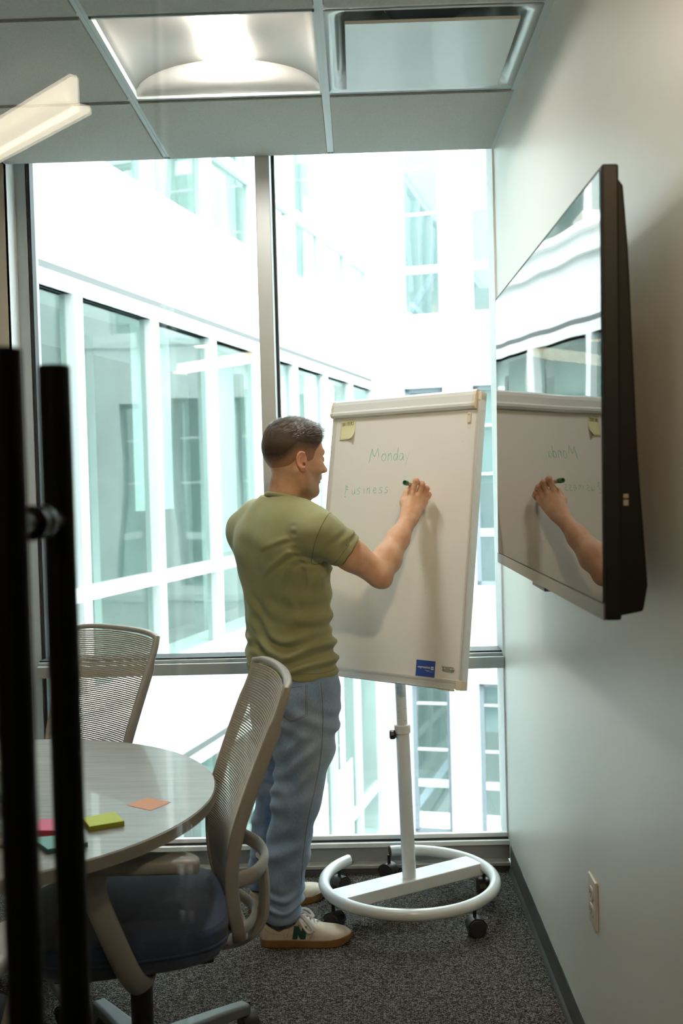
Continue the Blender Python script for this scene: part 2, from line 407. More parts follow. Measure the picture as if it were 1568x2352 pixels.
# windows of facade A: each bay a part with mullion, transom, panes and shade as sub-parts
rs = random.Random(3)
proto = {}
def shade_choice(b, k):
    return rs.choice([None, (.0, .86), (.0, .62), (.3, .95), None, (.05, .75)])
for k, (za, zt, zh) in enumerate(LV):
    if k in (0, 4): continue
    for b in range(12):
        x0 = b*MP+.03; x1 = (b+1)*MP+.03
        wf = obj('window_frame', G().box(x1-.05, x1+.05, -.08, .03, za, zh, M=MA), M_ffr, bld, world=True)
        obj('transom', G().box(x0+.02, x1-.05, -.07, .02, zt-.045, zt+.045, M=MA), M_ffr, wf, world=True)
        obj('pane', G().box(x0+.02, x1-.05, -.045, -.037, zt+.045, zh, M=MA), M_fgl, wf, world=True)
        obj('pane', G().box(x0+.02, x1-.05, -.045, -.037, za, zt-.045, M=MA), M_fgl, wf, world=True)
        sh = shade_choice(b, k)
        if sh:
            obj('roller_shade', G().box(x0+.03+sh[0]*MP*.9, x0+.03+sh[1]*MP*.93, -.24, -.235, zt+rs.choice([.06, .06, .5]), zh, M=MA), M_shade, wf, world=True)
        if rs.random() < .5:
            xx = rs.uniform(x0+.2, x1-.3)
            obj('interior_post', G().box(xx, xx+.12, -.9, -.8, za-.3, zh, M=MA), M_shade, wf, world=True)
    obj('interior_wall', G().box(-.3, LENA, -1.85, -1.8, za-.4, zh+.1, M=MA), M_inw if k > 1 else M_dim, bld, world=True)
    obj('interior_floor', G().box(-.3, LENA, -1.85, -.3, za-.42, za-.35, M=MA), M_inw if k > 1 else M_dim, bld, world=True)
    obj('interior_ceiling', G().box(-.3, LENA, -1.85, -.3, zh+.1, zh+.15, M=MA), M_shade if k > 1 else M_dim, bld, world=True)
# facade B: wall piers and punched windows
BW = [(.445, .985), (1.38, 1.93), (2.31, 2.86), (3.24, 3.79)]
LENB = 4.6
BL = [(-3.42, -2.72, -1.30), (.02, .74, 2.72), (3.69, 4.33, 6.22)]
xs = [-.02] + [x for w_ in BW for x in w_] + [LENB]
for i in range(0, len(xs), 2):
    obj('pier', G().box(xs[i], xs[i+1], -.35, 0, -8, 8.9, M=MB), M_fac, bld, world=True)
ez = [-8] + [z for a, b, c in BL for z in (a, c)] + [8.9]
for i in range(0, len(ez), 2):
    for w0, w1 in BW:
        obj('spandrel', G().box(w0, w1, -.35, -.0, ez[i], ez[i+1], M=MB), M_fac, bld, world=True)
    if i < len(ez)-2: obj('sill_cornice', G().box(.35, LENB, 0, .05, ez[i+1]-.20, ez[i+1]-.10, M=MB), M_fac, bld, world=True)
for li, (za, zt, zh) in enumerate(BL):
    fm = M_ffr if li >= 2 else M_fgr
    t_ = .035 if li >= 2 else .06
    for wi, (w0, w1) in enumerate(BW):
        g = G(); g.box(w0, w0+t_, -.16, -.10, za, zh, M=MB); g.box(w1-t_, w1, -.16, -.10, za, zh, M=MB)
        g.box(w0, w1, -.16, -.10, zh-t_, zh, M=MB); g.box(w0, w1, -.16, -.10, za, za+t_, M=MB)
        wf = obj('window_frame', g, fm, bld, world=True)
        hh = [zt] + [zt+(zh-zt)*q for q in ((.40, .73) if li != 0 else (.33, .78))]
        for q, z in enumerate(hh):
            tt = .05 if q == 0 else .014
            obj('transom', G().box(w0+t_, w1-t_, -.155, -.10, z-tt, z+tt, M=MB), M_ffr, wf, world=True)
        zz = [za] + hh + [zh]
        for q in range(4):
            obj('pane', G().box(w0+t_, w1-t_, -.135, -.128, zz[q]+.02, zz[q+1]-.02, M=MB), M_fgl2, wf, world=True)
        if (li, wi) in ((2, 1), (0, 1), (1, 1), (1, 0)):
            zb = {(2, 1): 5.02, (0, 1): -2.0, (1, 1): 1.4, (1, 0): 1.9}[(li, wi)]
            obj('roller_shade', G().box(w0+.04, w1-.04, -.20, -.195, zb, zh-.03, M=MB), M_shade, wf, world=True)
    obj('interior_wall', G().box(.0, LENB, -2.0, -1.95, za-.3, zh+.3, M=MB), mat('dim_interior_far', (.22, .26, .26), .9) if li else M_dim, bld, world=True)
    obj('interior_brace', G().box(-.05, .05, -.02, .02, 0, 2.6, M=MB @ Matrix.Translation((.3, -.9, za+.1)) @ Matrix.Rotation(.62, 4, 'Y')), M_fgr, bld, world=True)
# our own side of the court and the paving, seen only in reflections
struct(obj('wall_outside', G().box(XR+.12, 5.6, YW+.225, YW+.4, -8, 6).box(-9, -1.30, YW+.225, YW+.4, -8, 6).box(-1.30, XR+.12, YW+.225, YW+.4, 3.1, 6).box(-1.30, XR+.12, YW+.225, YW+.4, -8, -.05), M_fac))
struct(obj('wall_courtyard', G().box(4.8, 5.2, YW+.4, 15.5, -8, 6), M_fac))
struct(obj('courtyard_ground', G().box(-12, 8, YW, 20, -8.3, -8), mat('pale_paving', (.28, .29, .28), .9, noise=(3, .15))))

# ================================================================== CEILING FITTINGS
lt = tag(empty('ceiling_light', (-.377, 3.061, HC)), 'recessed square troffer ceiling light with a bright central bar', 'light')
x0, x1, y0, y1 = FIX[0]+.012, FIX[1]-.012, FIX[2]+.012, FIX[3]-.012
M_ref = mat('matte_reflector', (.50, .49, .46), .6); M_ref2 = mat('white_end_plate', (.84, .82, .78), .5)
def arch(x):
    t = (x-(x0+x1)/2)/((x1-x0)/2)
    return HC+.004+.075*math.sqrt(max(0, 1-t*t*.98))
for xa, xb in ((x0, -.4205-.0), (-.3035, x1)):
    g = G(); n = 14; P = [(xa+(xb-xa)*i/n, arch(xa+(xb-xa)*i/n)) for i in range(n+1)]
    g.add([(x, y0, z) for x, z in P]+[(x, y1, z) for x, z in P], [(i, i+1, n+2+i, n+1+i) for i in range(n)])
    obj('reflector_wing', g, M_ref, lt, world=True, smooth=60, solid=.002)
for yy in (y0+.001, y1-.001):
    g = G(); n = 24; xs_ = [x0+(x1-x0)*i/n for i in range(n+1)]
    sgn = .09 if yy > 3 else -.02
    vs = [(x, yy, HC+.002) for x in xs_]+[(x, yy-sgn*math.sqrt(max(0, 1-((x+.377)/.3)**2))*1.0, arch(x)) for x in xs_]
    g.add(vs, [(i, i+1, n+2+i, n+1+i) for i in range(n)])
    obj('end_plate', g, M_ref2, lt, world=True, smooth=60, solid=.002)
g = G(); g.box(x0, x1, y0, y0+.006, HC-.003, HC+.02); g.box(x0, x1, y1-.006, y1, HC-.003, HC+.02); g.box(x0, x0+.005, y0, y1, HC-.003, HC+.02); g.box(x1-.005, x1, y0, y1, HC-.003, HC+.02)
obj('frame', g, M_grid, lt, world=True)
M_lamp = mat('warm_led_lens', (1, .97, .92), .4, emit=((1.0, .94, .86), 70.0))
obj('lamp_lens', G().box(-.4205, -.3035, y0+.01, y1-.03, HC+.070, HC+.085), M_lamp, lt, world=True, bevel=.004)

# air diffuser
vt = tag(empty('air_diffuser', (.232, 3.061, HC)), 'square white plaque air diffuser in the ceiling beside the light', 'vent')
M_ven = mat('satin_white_metal', (.44, .475, .465), .26, .15, coat=.3)
x0, x1, y0, y1 = VEN[0]+.012, VEN[1]-.023, VEN[2]+.012, VEN[3]-.012
cx, cy = (x0+x1)/2, (y0+y1)/2
rings = []
for hw, hh_, z, r in ((.287, .292, HC+.0, .01), (.262, .268, HC+.004, .03), (.235, .24, HC+.03, .07), (.215, .22, HC+.075, .09), (.19, .195, HC+.10, .10), (.12, .12, HC+.13, .1199)):
    rings.append([(cx+a, cy+b, z) for a, b in rrect(2*hw, 2*hh_, r, 6)])
n = len(rings[0]); g = G()
g.add([v for R_ in rings for v in R_], [(i*n+k, i*n+(k+1) % n, (i+1)*n+(k+1) % n, (i+1)*n+k) for i in range(len(rings)-1) for k in range(n)])
obj('flared_frame', g, M_ven, vt, world=True, smooth=50, solid=.002)
g = G(); g.cyl((cx, cy, HC+.128), (cx, cy, HC+.28), .118, n=40); obj('duct_collar', g, M_black, vt, world=True, smooth=40)
obj('plaque', G().box(-.232, .232, -.232, .232, -.018, -.009, M=Matrix.Translation((cx, cy-.01, HC))), M_ven, vt, world=True, bevel=.0015)
for sx in (-1, 1):
    obj('hanger', G().box(cx+sx*.13-.012, cx+sx*.13+.012, cy+.05, cy+.054, HC-.009, HC+.10), M_ven, vt, world=True)

# corridor lamps (behind the camera, one is mirrored in the door glass)
pl = tag(empty('corridor_pendant_light', (-1.1, -1.45, 2.6)), 'slim linear corridor pendant, seen mirrored in the door glass at upper left', 'light')
M_pend = mat('glowing_pendant_diffuser', (1, .95, .85), .5, emit=((1.0, .86, .64), 17.0))
d = Vector((-.37, -.38, 0)).normalized()
a = Vector((-.785, -1.10, 2.575)); L = 1.35
Mp = Matrix(((d.x, -d.y, 0, a.x), (d.y, d.x, 0, a.y), (0, 0, 1, a.z), (0, 0, 0, 1)))
obj('light_bar', G().box(0, L, -.012, .012, 0, .085, M=Mp).box(0, L, -.05, -.012, -.010, .008, M=Mp).box(0, L, .012, .05, -.010, .008, M=Mp), M_pend, pl, world=True)
for t in (.2, 1.15): obj('suspension_rod', G().cyl((0, 0, .12), (0, 0, .42), .004, n=8, M=Mp @ Matrix.Translation((t, 0, 0))), M_steel, pl, world=True)
for (lx, ly, pw) in ((.33, .50, 11.0), (-1.3, -.9, 5.0)):
    dl = tag(empty('corridor_downlight', (lx, ly, 2.68)), 'round corridor ceiling downlight behind the viewpoint, %s' % ('above the glass panel' if lx > 0 else 'further left'), 'light')
    obj('trim_ring', G().lathe([(.085, 0), (.105, 0), (.105, .01), (.085, .01)], 40, M=Matrix.Translation((lx, ly, 2.678)), cap=False), M_grid, dl, world=True, smooth=40)
    ld = bpy.data.lights.new('downlight_lamp', 'AREA'); ld.shape = 'DISK'; ld.size = .17; ld.energy = pw; ld.color = (1.0, .72, .44)
    lo = bpy.data.objects.new('downlight_lamp', ld); COL.objects.link(lo); lo.parent = dl; lo.location = (0, 0, -.010); ld.spread = math.radians(85) if lx > 0 else PI
    if lx > 0: lo.rotation_euler = Vector((.206, 1.30, -.50)).to_track_quat('-Z', 'Y').to_euler()

# ================================================================== TELEVISION on the right wall
tv = tag(empty('television', (.46, 2.47, 1.615)), 'large black flat television on the right wall, mirroring the whiteboard and arm', 'television')
def tx(x, y, z): return (x, y, z)
TY0, TY1, TZ0, TZ1 = 1.811, 3.130, 1.226, 2.004
tilt = math.radians(.66)
MT = Matrix.Translation((.4205, 1.811, 1.615)) @ Matrix.Rotation(.0065, 4, 'Z') @ Matrix.Translation((0, -1.811, 0)) @ Matrix.Rotation(tilt, 4, 'Y')
# local: x = depth behind the screen face, y along wall, z about the centre
g = G(); g.box(0.001, .030, TY0, TY1, TZ0-1.615, TZ1-1.615, M=MT)
obj('cabinet', g, mat('satin_black_plastic', (.006, .006, .006), .5, spec=.2), tv, world=True, bevel=.004)
zs = [(-.375, .070), (-.33, .078), (-.10, .062), (.25, .048), (.355, .040)]
g = G()
prof = [(.028, -.383)] + [(x, z) for z, x in zs] + [(.028, .372)]
MyT = MT @ Matrix(((1, 0, 0, 0), (0, 0, 1, 0), (0, 1, 0, 0), (0, 0, 0, 1)))
g.prism(prof, TY0+.010, TY1-.03, M=MyT)
obj('back_cover', g, mat('back_black_plastic', (.005, .005, .0045), .6, spec=.15), tv, world=True, bevel=.004)
def screen_mat():
    m = bpy.data.materials.new('glossy_dark_screen'); m.use_nodes = True; nt = m.node_tree
    for n_ in list(nt.nodes): nt.nodes.remove(n_)
    o = nt.nodes.new('ShaderNodeOutputMaterial'); mx = nt.nodes.new('ShaderNodeMixShader')
    d_ = nt.nodes.new('ShaderNodeBsdfDiffuse'); d_.inputs[0].default_value = (.004, .004, .005, 1)
    g_ = nt.nodes.new('ShaderNodeBsdfGlossy'); g_.inputs['Roughness'].default_value = .012; g_.inputs[0].default_value = (.97, .95, .93, 1)
    lw = nt.nodes.new('ShaderNodeLayerWeight'); lw.inputs['Blend'].default_value = .5
    pw = nt.nodes.new('ShaderNodeMath'); pw.operation = 'POWER'; pw.inputs[1].default_value = 2.6
    mr = nt.nodes.new('ShaderNodeMapRange'); mr.inputs['To Min'].default_value = .05; mr.inputs['To Max'].default_value = .66
    nt.links.new(lw.outputs['Facing'], pw.inputs[0]); nt.links.new(pw.outputs[0], mr.inputs['Value']); nt.links.new(mr.outputs[0], mx.inputs[0])
    tc = nt.nodes.new('ShaderNodeTexCoord'); n_ = nt.nodes.new('ShaderNodeTexNoise'); n_.inputs['Scale'].default_value = 3.2; n_.inputs['Detail'].default_value = 0
    bp = nt.nodes.new('ShaderNodeBump'); bp.inputs['Strength'].default_value = 1.0; bp.inputs['Distance'].default_value = .0009
    nt.links.new(tc.outputs['Object'], n_.inputs['Vector']); nt.links.new(n_.outputs['Fac'], bp.inputs['Height']); nt.links.new(bp.outputs[0], g_.inputs['Normal'])
    nt.links.new(d_.outputs[0], mx.inputs[1]); nt.links.new(g_.outputs[0], mx.inputs[2]); nt.links.new(mx.outputs[0], o.inputs[0])
    return m
obj('screen', G().box(-.0005, .002, TY0+.010, TY1-.010, TZ0-1.615+.030, TZ1-1.615-.010, M=MT), screen_mat(), tv, world=True)
obj('lower_bezel', G().box(-.0012, .002, TY0+.002, TY1-.002, TZ0-1.615, TZ0-1.615+.028, M=MT), mat('grey_gloss_bezel', (.16, .16, .16), .12, .6), tv, world=True, label='thin shiny grey lower bezel')
g = G(); g.box(.004, .022, 2.40, 2.56, TZ0-1.615-.012, TZ0-1.615+.002, M=MT)
obj('sensor_bar', g, M_steel, tv, world=True, bevel=.002, label='small sensor bar under the screen')
g = G(); g.box(.036, .0445, TY0+.0085, TY0+.0105, -.192, -.182, M=MT); g.box(.036, .0445, TY0+.0085, TY0+.0105, -.179, -.172, M=MT)
obj('port_label', g, mat('pale_label', (.22, .19, .165), .5), tv, world=True)
g = G(); g.box(.45+.02, XR, 2.35, 2.60, 1.45, 1.80)
obj('wall_mount', g, M_blackp, tv, world=True)

# ================================================================== wall outlet
ol = tag(empty('wall_outlet', (XR, 2.49, .463)), 'ivory duplex power outlet low on the right wall', 'outlet')
M_ivory = mat('ivory_plastic', (.66, .60, .50), .38)
obj('cover_plate', G().box(XR-.007, XR, 2.450, 2.531, .404, .522), M_ivory, ol, world=True, bevel=.0035, bseg=3)
for zc in (.4835, .4425):
    g = G(); g.prism(rrect(.034, .030, .009, 5), 0, .0025, M=Matrix.Translation((XR-.007, 2.49, zc)) @ Matrix.Rotation(-PI/2, 4, 'Y') @ Matrix.Rotation(PI/2, 4, 'Z'))
    rc = obj('receptacle', g, M_ivory, ol, world=True, bevel=.0006)
    g = G(); g.box(XR-.0100, XR-.0094, 2.482, 2.4845, zc-.002, zc+.007); g.box(XR-.0100, XR-.0094, 2.4955, 2.498, zc-.002, zc+.007)
    g.cyl((XR-.0100, 2.49, zc-.008), (XR-.0094, 2.49, zc-.008), .0025, n=10)
    obj('slots', g, M_blackp, rc, world=True)
obj('screw', G().cyl((XR-.0082, 2.49, .463), (XR-.006, 2.49, .463), .0028, n=12), M_chrome, ol, world=True)

# ================================================================== FLIP CHART STAND
BC = Vector((.0676, 3.538, .8033)); BA, BT, BWd, BHt = -.6658, .1681, .625, .970
bu = Vector((math.cos(BA), math.sin(BA), 0)); bn = Vector((math.sin(BA), -math.cos(BA), 0))
bup = Vector((0, 0, math.cos(BT))) - bn*math.sin(BT); bN = bu.cross(bup)     # bN towards the writer
B0 = BC - bu*BWd/2
MBo = Matrix(((bu.x, bup.x, bN.x, B0.x), (bu.y, bup.y, bN.y, B0.y), (bu.z, bup.z, bN.z, B0.z), (0, 0, 0, 1)))
stand = tag(empty('whiteboard_stand', (.14, 3.58, 0)), 'white mobile flip chart whiteboard on a round wheeled base, being written on', 'whiteboard')
M_enam = mat('white_enamel_board', (.76, .755, .735), .18, noise=(2.2, .03), spec=.55)
M_frm = mat('pale_aluminium_frame', (.66, .67, .66), .32, .25)
M_cream = mat('cream_plastic', (.68, .62, .49), .45)
M_wsteel = mat('white_painted_steel', (.74, .77, .77), .22, coat=.3)
wb = obj('board_panel', G().box(.016, BWd-.016, .016, BHt-.02, -.012, 0, M=MBo), M_enam, stand, world=True)
def bpart(name, g, m, par=stand, **k): return obj(name, g, m, par, world=True, **k)
# side frames: front strip with grooves and the outer side strip
for side in (0, 1):
    s = (lambda x: x) if side == 0 else (lambda x: BWd-x)
    g = G()
    for xa, xb, zf in ((0, .004, .004), (.004, .009, .0015), (.009, .013, .004), (.013, .017, .002)):
        a_, b_ = sorted((s(xa), s(xb))); g.box(a_, b_, .028, BHt-.01, -.028, zf, M=MBo)
    bpart('side_frame', g, M_frm)
g = G(); g.box(.02, BWd-.022, 0, .010, -.02, .006, M=MBo); g.box(.02, BWd-.022, .010, .020, -.02, .003, M=MBo); g.box(.02, BWd-.022, .020, .028, -.02, .0045, M=MBo)
bpart('bottom_frame', g, M_frm)
g = G(); g.prism([(0, 0), (.020, 0), (.022, .003), (.010, .004), (.004, .004), (.004, .018), (0, .018)], .02, BWd-.03, M=MBo @ Matrix.Translation((0, -.004, .006)) @ Matrix(((0, 0, 1, 0), (0, 1, 0, 0), (1, 0, 0, 0), (0, 0, 0, 1))))
bpart('pen_ledge', g, M_frm)
for xa in (0, BWd-.024):
    bpart('corner_cap', G().box(xa, xa+.024, -.003, .028, -.030, .0055, M=MBo), M_cream, bevel=.002)
bpart('corner_cap', G().box(BWd-.020, BWd, BHt-.028, BHt+.001, -.030, .0050, M=MBo), M_cream, bevel=.002)
bpart('ledge_clip', G().box(BWd-.075, BWd-.026, -.007, -.001, .004, .026, M=MBo), M_cream, bevel=.001)
# top paper clamp: rolled profile
prof = [(0, 0), (.010, .0), (.018, .006), (.020, .014), (.015, .021), (.014, .044), (.010, .056), (.002, .064), (-.012, .064), (-.012, 0)]
Mx = MBo @ Matrix.Translation((0, BHt-.056, .004)) @ Matrix(((0, 0, 1, 0), (0, 1, 0, 0), (1, 0, 0, 0), (0, 0, 0, 1)))
cl = bpart('paper_clamp', G().prism(prof, .010, BWd-.026, M=Mx), M_wsteel, bevel=.001)
for xa in (.0, BWd-.026):
    bpart('end_cap', G().prism([(x*1.08, y*1.03-.001) for x, y in prof], xa, xa+.012, M=Mx), M_cream, cl, bevel=.001)
# hook and its faint outline, magnetic clip plate, blue sticker
Mb = lambda u, v, w=0: MBo @ Matrix.Translation((u, v, w))
hk = bpart('flipchart_hook', G().prism(rrect(.014, .036, .006, 5), 0, .006, M=Mb(.583, .885)), M_cream, bevel=.0015)
bpart('screw', G().cyl((0, .010, .005), (0, .010, .0072), .0022, n=12, M=Mb(.583, .885)), M_chrome, hk)
g = G(); g.tube([(x, y, .0006) for x, y in rrect(.010, .016, .0045, 4)], .0006, 6, closed=True, M=Mb(.5815, .858)); bpart('hook_slot', g, M_frm, hk)
cp = bpart('magnet_clip', G().prism(rrect(.050, .016, .0075, 6), 0, .0025, M=Mb(.566, .060) @ Matrix.Rotation(-.02, 4, 'Z')), M_chrome, bevel=.0006)
for dx in (-.0165, .0165):
    bpart('rivet', G().lathe([(.0062, .0025), (.0062, .004), (.0035, .0052), (.003, .0040), (.001, .0038)], 20, M=Mb(.566+dx, .060)), M_chrome, cp, smooth=40)
st = bpart('logo_sticker', G().box(-.0375, .0375, -.0265, .0265, 0, .0006, M=Mb(.4785, .0545)), mat('royal_blue_print', (.035, .085, .38), .4))
def text_mesh(s, size, M, m, name, par, ext=.0004, align='LEFT'):
    cu = bpy.data.curves.new(name, 'FONT'); cu.body = s; cu.size = size; cu.extrude = ext; cu.align_x = align; cu.resolution_u = 3
    to = bpy.data.objects.new(name, cu); me = to.to_mesh()
    vs = [tuple(M @ v.co) for v in me.vertices]; fs = [tuple(p.vertices) for p in me.polygons]
    to.to_mesh_clear(); bpy.data.objects.remove(to); bpy.data.curves.remove(cu)
    g = G(); g.v = vs; g.f = fs
    return obj(name, g, m, par, world=True)
M_prn = mat('white_print', (.8, .82, .85), .5)
text_mesh('expression', .0115, Mb(.4475, .0555, .0008), M_prn, 'sticker_lettering', st)
g = G()
for sx in (-1, 1):
    for sy in (-1, 1):
        g.prism([(.0026*math.cos(t)*1.0+sx*.0026, .0026*math.sin(t)+sy*.0030) for t in [2*PI*i/10 for i in range(10)]], 0, .0004, M=Mb(.5055, .0575, .0007))
g.box(-.012, .006, -.0004, .0004, 0, .0004, M=Mb(.489, .0495, .0007)); g.box(-.010, .014, -.0003, .0003, 0, .0004, M=Mb(.493, .0455, .0007))
bpart('sticker_emblem', g, M_prn, st)
# handwriting in fading teal green
M_ink = mat('faded_teal_marker_ink', (.18, .56, .46), .6, noise=(90, .35)); M_ink2 = mat('very_faint_marker_ink', (.40, .64, .55), .6)
def stroke(g, pts, r=.0007, n=5):
    P = crom([(x, y, .0003) for x, y in pts], 5) if len(pts) > 2 else [Vector((x, y, .0003)) for x, y in pts]
    g.tube(P, r, 5, flat=(1, .35), up=(0, 0, 1), M=MBo)
LET = {
 'M': [[(0, -.1), (.12, .55), (.22, 1.0)], [(.22, 1.0), (.34, .6), (.45, .42), (.5, .38)], [(.5, .38), (.66, .75), (.8, 1.02)], [(.8, 1.02), (.9, .6), (.95, .3)]],
 'o': [[(.35, .6), (.1, .5), (.02, .2), (.2, 0), (.4, .15), (.42, .45), (.3, .6)]],
 'n': [[(.02, .6), (.04, .3), (.02, 0)], [(.03, .35), (.2, .58), (.32, .5), (.34, .2), (.38, 0)]],
 'd': [[(.35, .5), (.12, .5), (.02, .2), (.15, 0), (.32, .15), (.38, .5)], [(.42, 1.0), (.38, .5), (.40, .0)]],
 'a': [[(.35, .5), (.12, .52), (.02, .2), (.15, 0), (.32, .2), (.36, .5)], [(.36, .5), (.38, .1), (.45, 0)]],
 'y': [[(.02, .55), (.12, .2), (.22, .12)], [(.4, .6), (.25, .1), (.05, -.45)]],
 'B': [[(.1, .95), (.12, .4), (.06, 0)], [(.1, .9), (.35, .8), (.2, .55), (.42, .5)], [(.02, -.25), (.2, -.22)]],
 'u': [[(.02, .5), (.04, .1), (.2, 0), (.34, .2), (.36, .5)], [(.36, .5), (.38, .1), (.46, 0)]],
 's': [[(.4, .6), (.15, .55), (.12, .35), (.35, .25), (.3, .02), (.0, .0)]],
 'i': [[(.1, .5), (.1, .2), (.12, 0)], [(.1, .78), (.11, .82)]],
 'e': [[(.05, .28), (.35, .34), (.3, .55), (.1, .5), (.02, .2), (.2, 0), (.42, .1)]],
 'S': [[(.5, .95), (.2, 1.0), (.1, .75), (.45, .5), (.4, .15), (.02, .1)]],
 'l': [[(.1, 1), (.08, .4), (.12, 0)]],
}
def word(w, xs_, y, hgt, wd, name, m, par, slope=0, r=.0007):
    g = G()
    for ch, x in zip(w, xs_):
        for sgm in LET[ch]:
            stroke(g, [(x+a_*wd, y+(x-xs_[0])*slope+b_*hgt) for a_, b_ in sgm], r)
    return obj(name, g, m, par, world=True, smooth=60)
word('Monda', [.178, .231, .259, .283, .308], .752, .044, .044, 'handwriting', M_ink, wb, .0, .0011)
word('y', [.332], .752, .044, .044, 'handwriting', M_ink2, wb, 0, .0008)
word('Business', [.078, .111, .133, .162, .178, .205, .230, .255], .636, .034, .036, 'handwriting', M_ink, wb, 0.02, .0010)
word('Sul', [.330, .352, .374], .662, .032, .034, 'handwriting', M_ink2, wb, 0, .0008)
g = G()
for _ in range(26):
    u_, v_ = rng.uniform(.05, .58), rng.uniform(.05, .85); g.cyl((u_, v_, 0), (u_, v_, .0003), rng.uniform(.0006, .0012), n=6, M=MBo)
obj('ink_specks', g, mat('grey_specks', (.22, .21, .20), .8), wb, world=True, kind='stuff')
# pole, collar, knob, base
PX_, PY_ = .1395, 3.572
prs = lambda z: Vector((PX_-(z-.1)*.022, PY_, z))
bpart('upper_pole', G().cyl(prs(.60), prs(.93), .0185, n=32), M_wsteel, smooth=40)
bpart('lower_pole', G().cyl(prs(.118), prs(.625), .0235, n=32), M_wsteel, smooth=40)
bpart('pole_collar', G().cyl(prs(.615), prs(.645), .0275, n=32), mat('white_plastic', (.74, .74, .72), .4), smooth=40, bevel=.003)
k0 = prs(.612)
kb = bpart('clamp_knob', G().lathe([(.010, 0), (.015, .003), (.017, .008), (.017, .018), (.012, .022)], 8, M=Matrix.Translation(k0+Vector((-.023, -.008, 0))) @ Matrix.Rotation(-PI/2, 4, 'Y')), M_blackp, bevel=.002)
g = G()
for i in range(7):
    z = .66+.021*i
    if i % 2 == 0: g.box(-.004, .006, -.0003, .0003, -.0004, .0004, M=Matrix.Translation(prs(z)+Vector((.008, -.0172, 0))) @ Matrix.Rotation(-.25, 4, 'Y'))
    g.box(-.003, .001, -.0003, .0003, -.0005, .0005, M=Matrix.Translation(prs(z+.01)+Vector((-.010, -.0160, 0))))
bpart('height_marks', g, mat('grey_print', (.20, .20, .21), .6))
bpart('board_bracket', G().box(.27, .37, .05, .55, -.028, -.013, M=MBo), M_wsteel)
RC = (.139, 3.578); RR = .292
bpart('ring_base', G().tube(arc(RC, RR, math.radians(136), math.radians(136+325), 72, .106), .0195, 20), M_wsteel, smooth=50)
for a_ in (136, 136+325):
    p_ = Vector((RC[0]+RR*math.cos(math.radians(a_)), RC[1]+RR*math.sin(math.radians(a_)), .106)); t_ = Vector((-math.sin(math.radians(a_)), math.cos(math.radians(a_)), 0))*(1 if a_ > 200 else -1)
    bpart('tube_plug', G().cyl(p_-t_*.001, p_+t_*.004, .0195, n=20), M_blackp, smooth=40)
ang = math.atan2(3.7314-3.4482, .3833+.0894)
Mc = Matrix.Translation((RC[0]+.005, RC[1]+.005, 0)) @ Matrix.Rotation(ang, 4, 'Z')
bpart('base_beam', G().box(-.287, .287, -.046, .046, .078, .120, M=Mc), M_wsteel, bevel=.003)
def caster(g_, p, a_, r=.025):
    """twin wheel caster: wheels and hood; p on the floor, a_ the rolling direction"""
    Mq = Matrix.Translation(p) @ Matrix.Rotation(a_, 4, 'Z')
    wh, hd_ = G(), G()
    for s_ in (-1, 1):
        wh.tube([(0, s_*.006, r), (0, s_*.019, r), (0, s_*.022, r)], [r, r, r*.86], 28, M=Mq)
    hd_.tube([(0, -.0055, r), (0, .0055, r)], [r*.92, r*.92], 24, M=Mq)
    P_ = [(r*1.12*math.cos(t), r*1.12*math.sin(t)+r) for t in [PI*(.02+.9*i/9) for i in range(10)]]
    P_ += [(x*.86, (y-r)*.86+r) for x, y in P_[::-1]]
    hd_.prism(P_, -.021, .021, M=Mq @ Matrix(((1, 0, 0, 0), (0, 0, 1, 0), (0, 1, 0, 0), (0, 0, 0, 1))))
    hd_.cyl((-.004, 0, r), (-.004, 0, r*2+.034), .006, n=12, M=Mq)
    return wh, hd_
for (x, y, a_) in ((.300, 3.392+.02, .15), (-.045, 3.475, -.5), (-.100, 3.792-.05, .8), (.418, 3.700, 1.7), (.075, 3.858, 2.5)):
    # casters sit under the ring
    v_ = Vector((x-RC[0], y-RC[1], 0)).normalized()*RR
    wh, hd_ = caster(None, (RC[0]+v_.x, RC[1]+v_.y, 0), a_, .030)
    cs = bpart('caster', hd_, M_blackp, smooth=35)
    obj('wheels', wh, mat('caster_wheel_black', (.02, .02, .021), .5), cs, world=True, smooth=35)

# sticky note on the board (curled lower corner)
g = G(); n = 10
for j in range(n+1):
    for i in range(n+1):
        u_, v_ = i/n, j/n
        lift = .0012+.010*max(0, (1-v_)-.35)**2*(.4+u_)+.012*max(0, u_+(1-v_)-1.45)**2*4
        g.v.append(tuple(Mb(.036, .832) @ Vector((.067*u_+.002*(1-v_), .074*v_+.004*u_*(1-v_), lift))))
g.f = [(j*(n+1)+i, j*(n+1)+i+1, (j+1)*(n+1)+i+1, (j+1)*(n+1)+i) for j in range(n) for i in range(n)]
sn = tag(empty('sticky_note', Mb(.069, .87).translation), 'pale yellow sticky note with black scribble at the top left of the whiteboard', 'sticky note')
obj('note_sheet', g, mat('pale_yellow_paper', (.72, .70, .44), .8), sn, world=True, smooth=60, solid=.0003)
NL = {'S': [[(.9, .95), (.3, .9), (.2, .6), (.8, .4), (.7, .05), (.0, .05)]], 'N': [[(.1, 0), (.15, 1)], [(.15, 1), (.8, 0)], [(.8, 0), (.95, 1)]],
      'I': [[(.4, 1), (.35, 0)]], 'C': [[(.9, .9), (.3, .8), (.2, .2), (.8, .05)]], 'K': [[(.1, 1), (.1, 0)], [(.9, 1), (.15, .45)], [(.15, .45), (.9, .0)]],
      'E': [[(.9, .95), (.1, .9), (.1, .05), (.9, .0)], [(.1, .5), (.7, .5)]], 'R': [[(.1, 0), (.15, 1)], [(.15, 1), (.8, .85), (.2, .5)], [(.2, .5), (.9, 0)]]}
g = G()
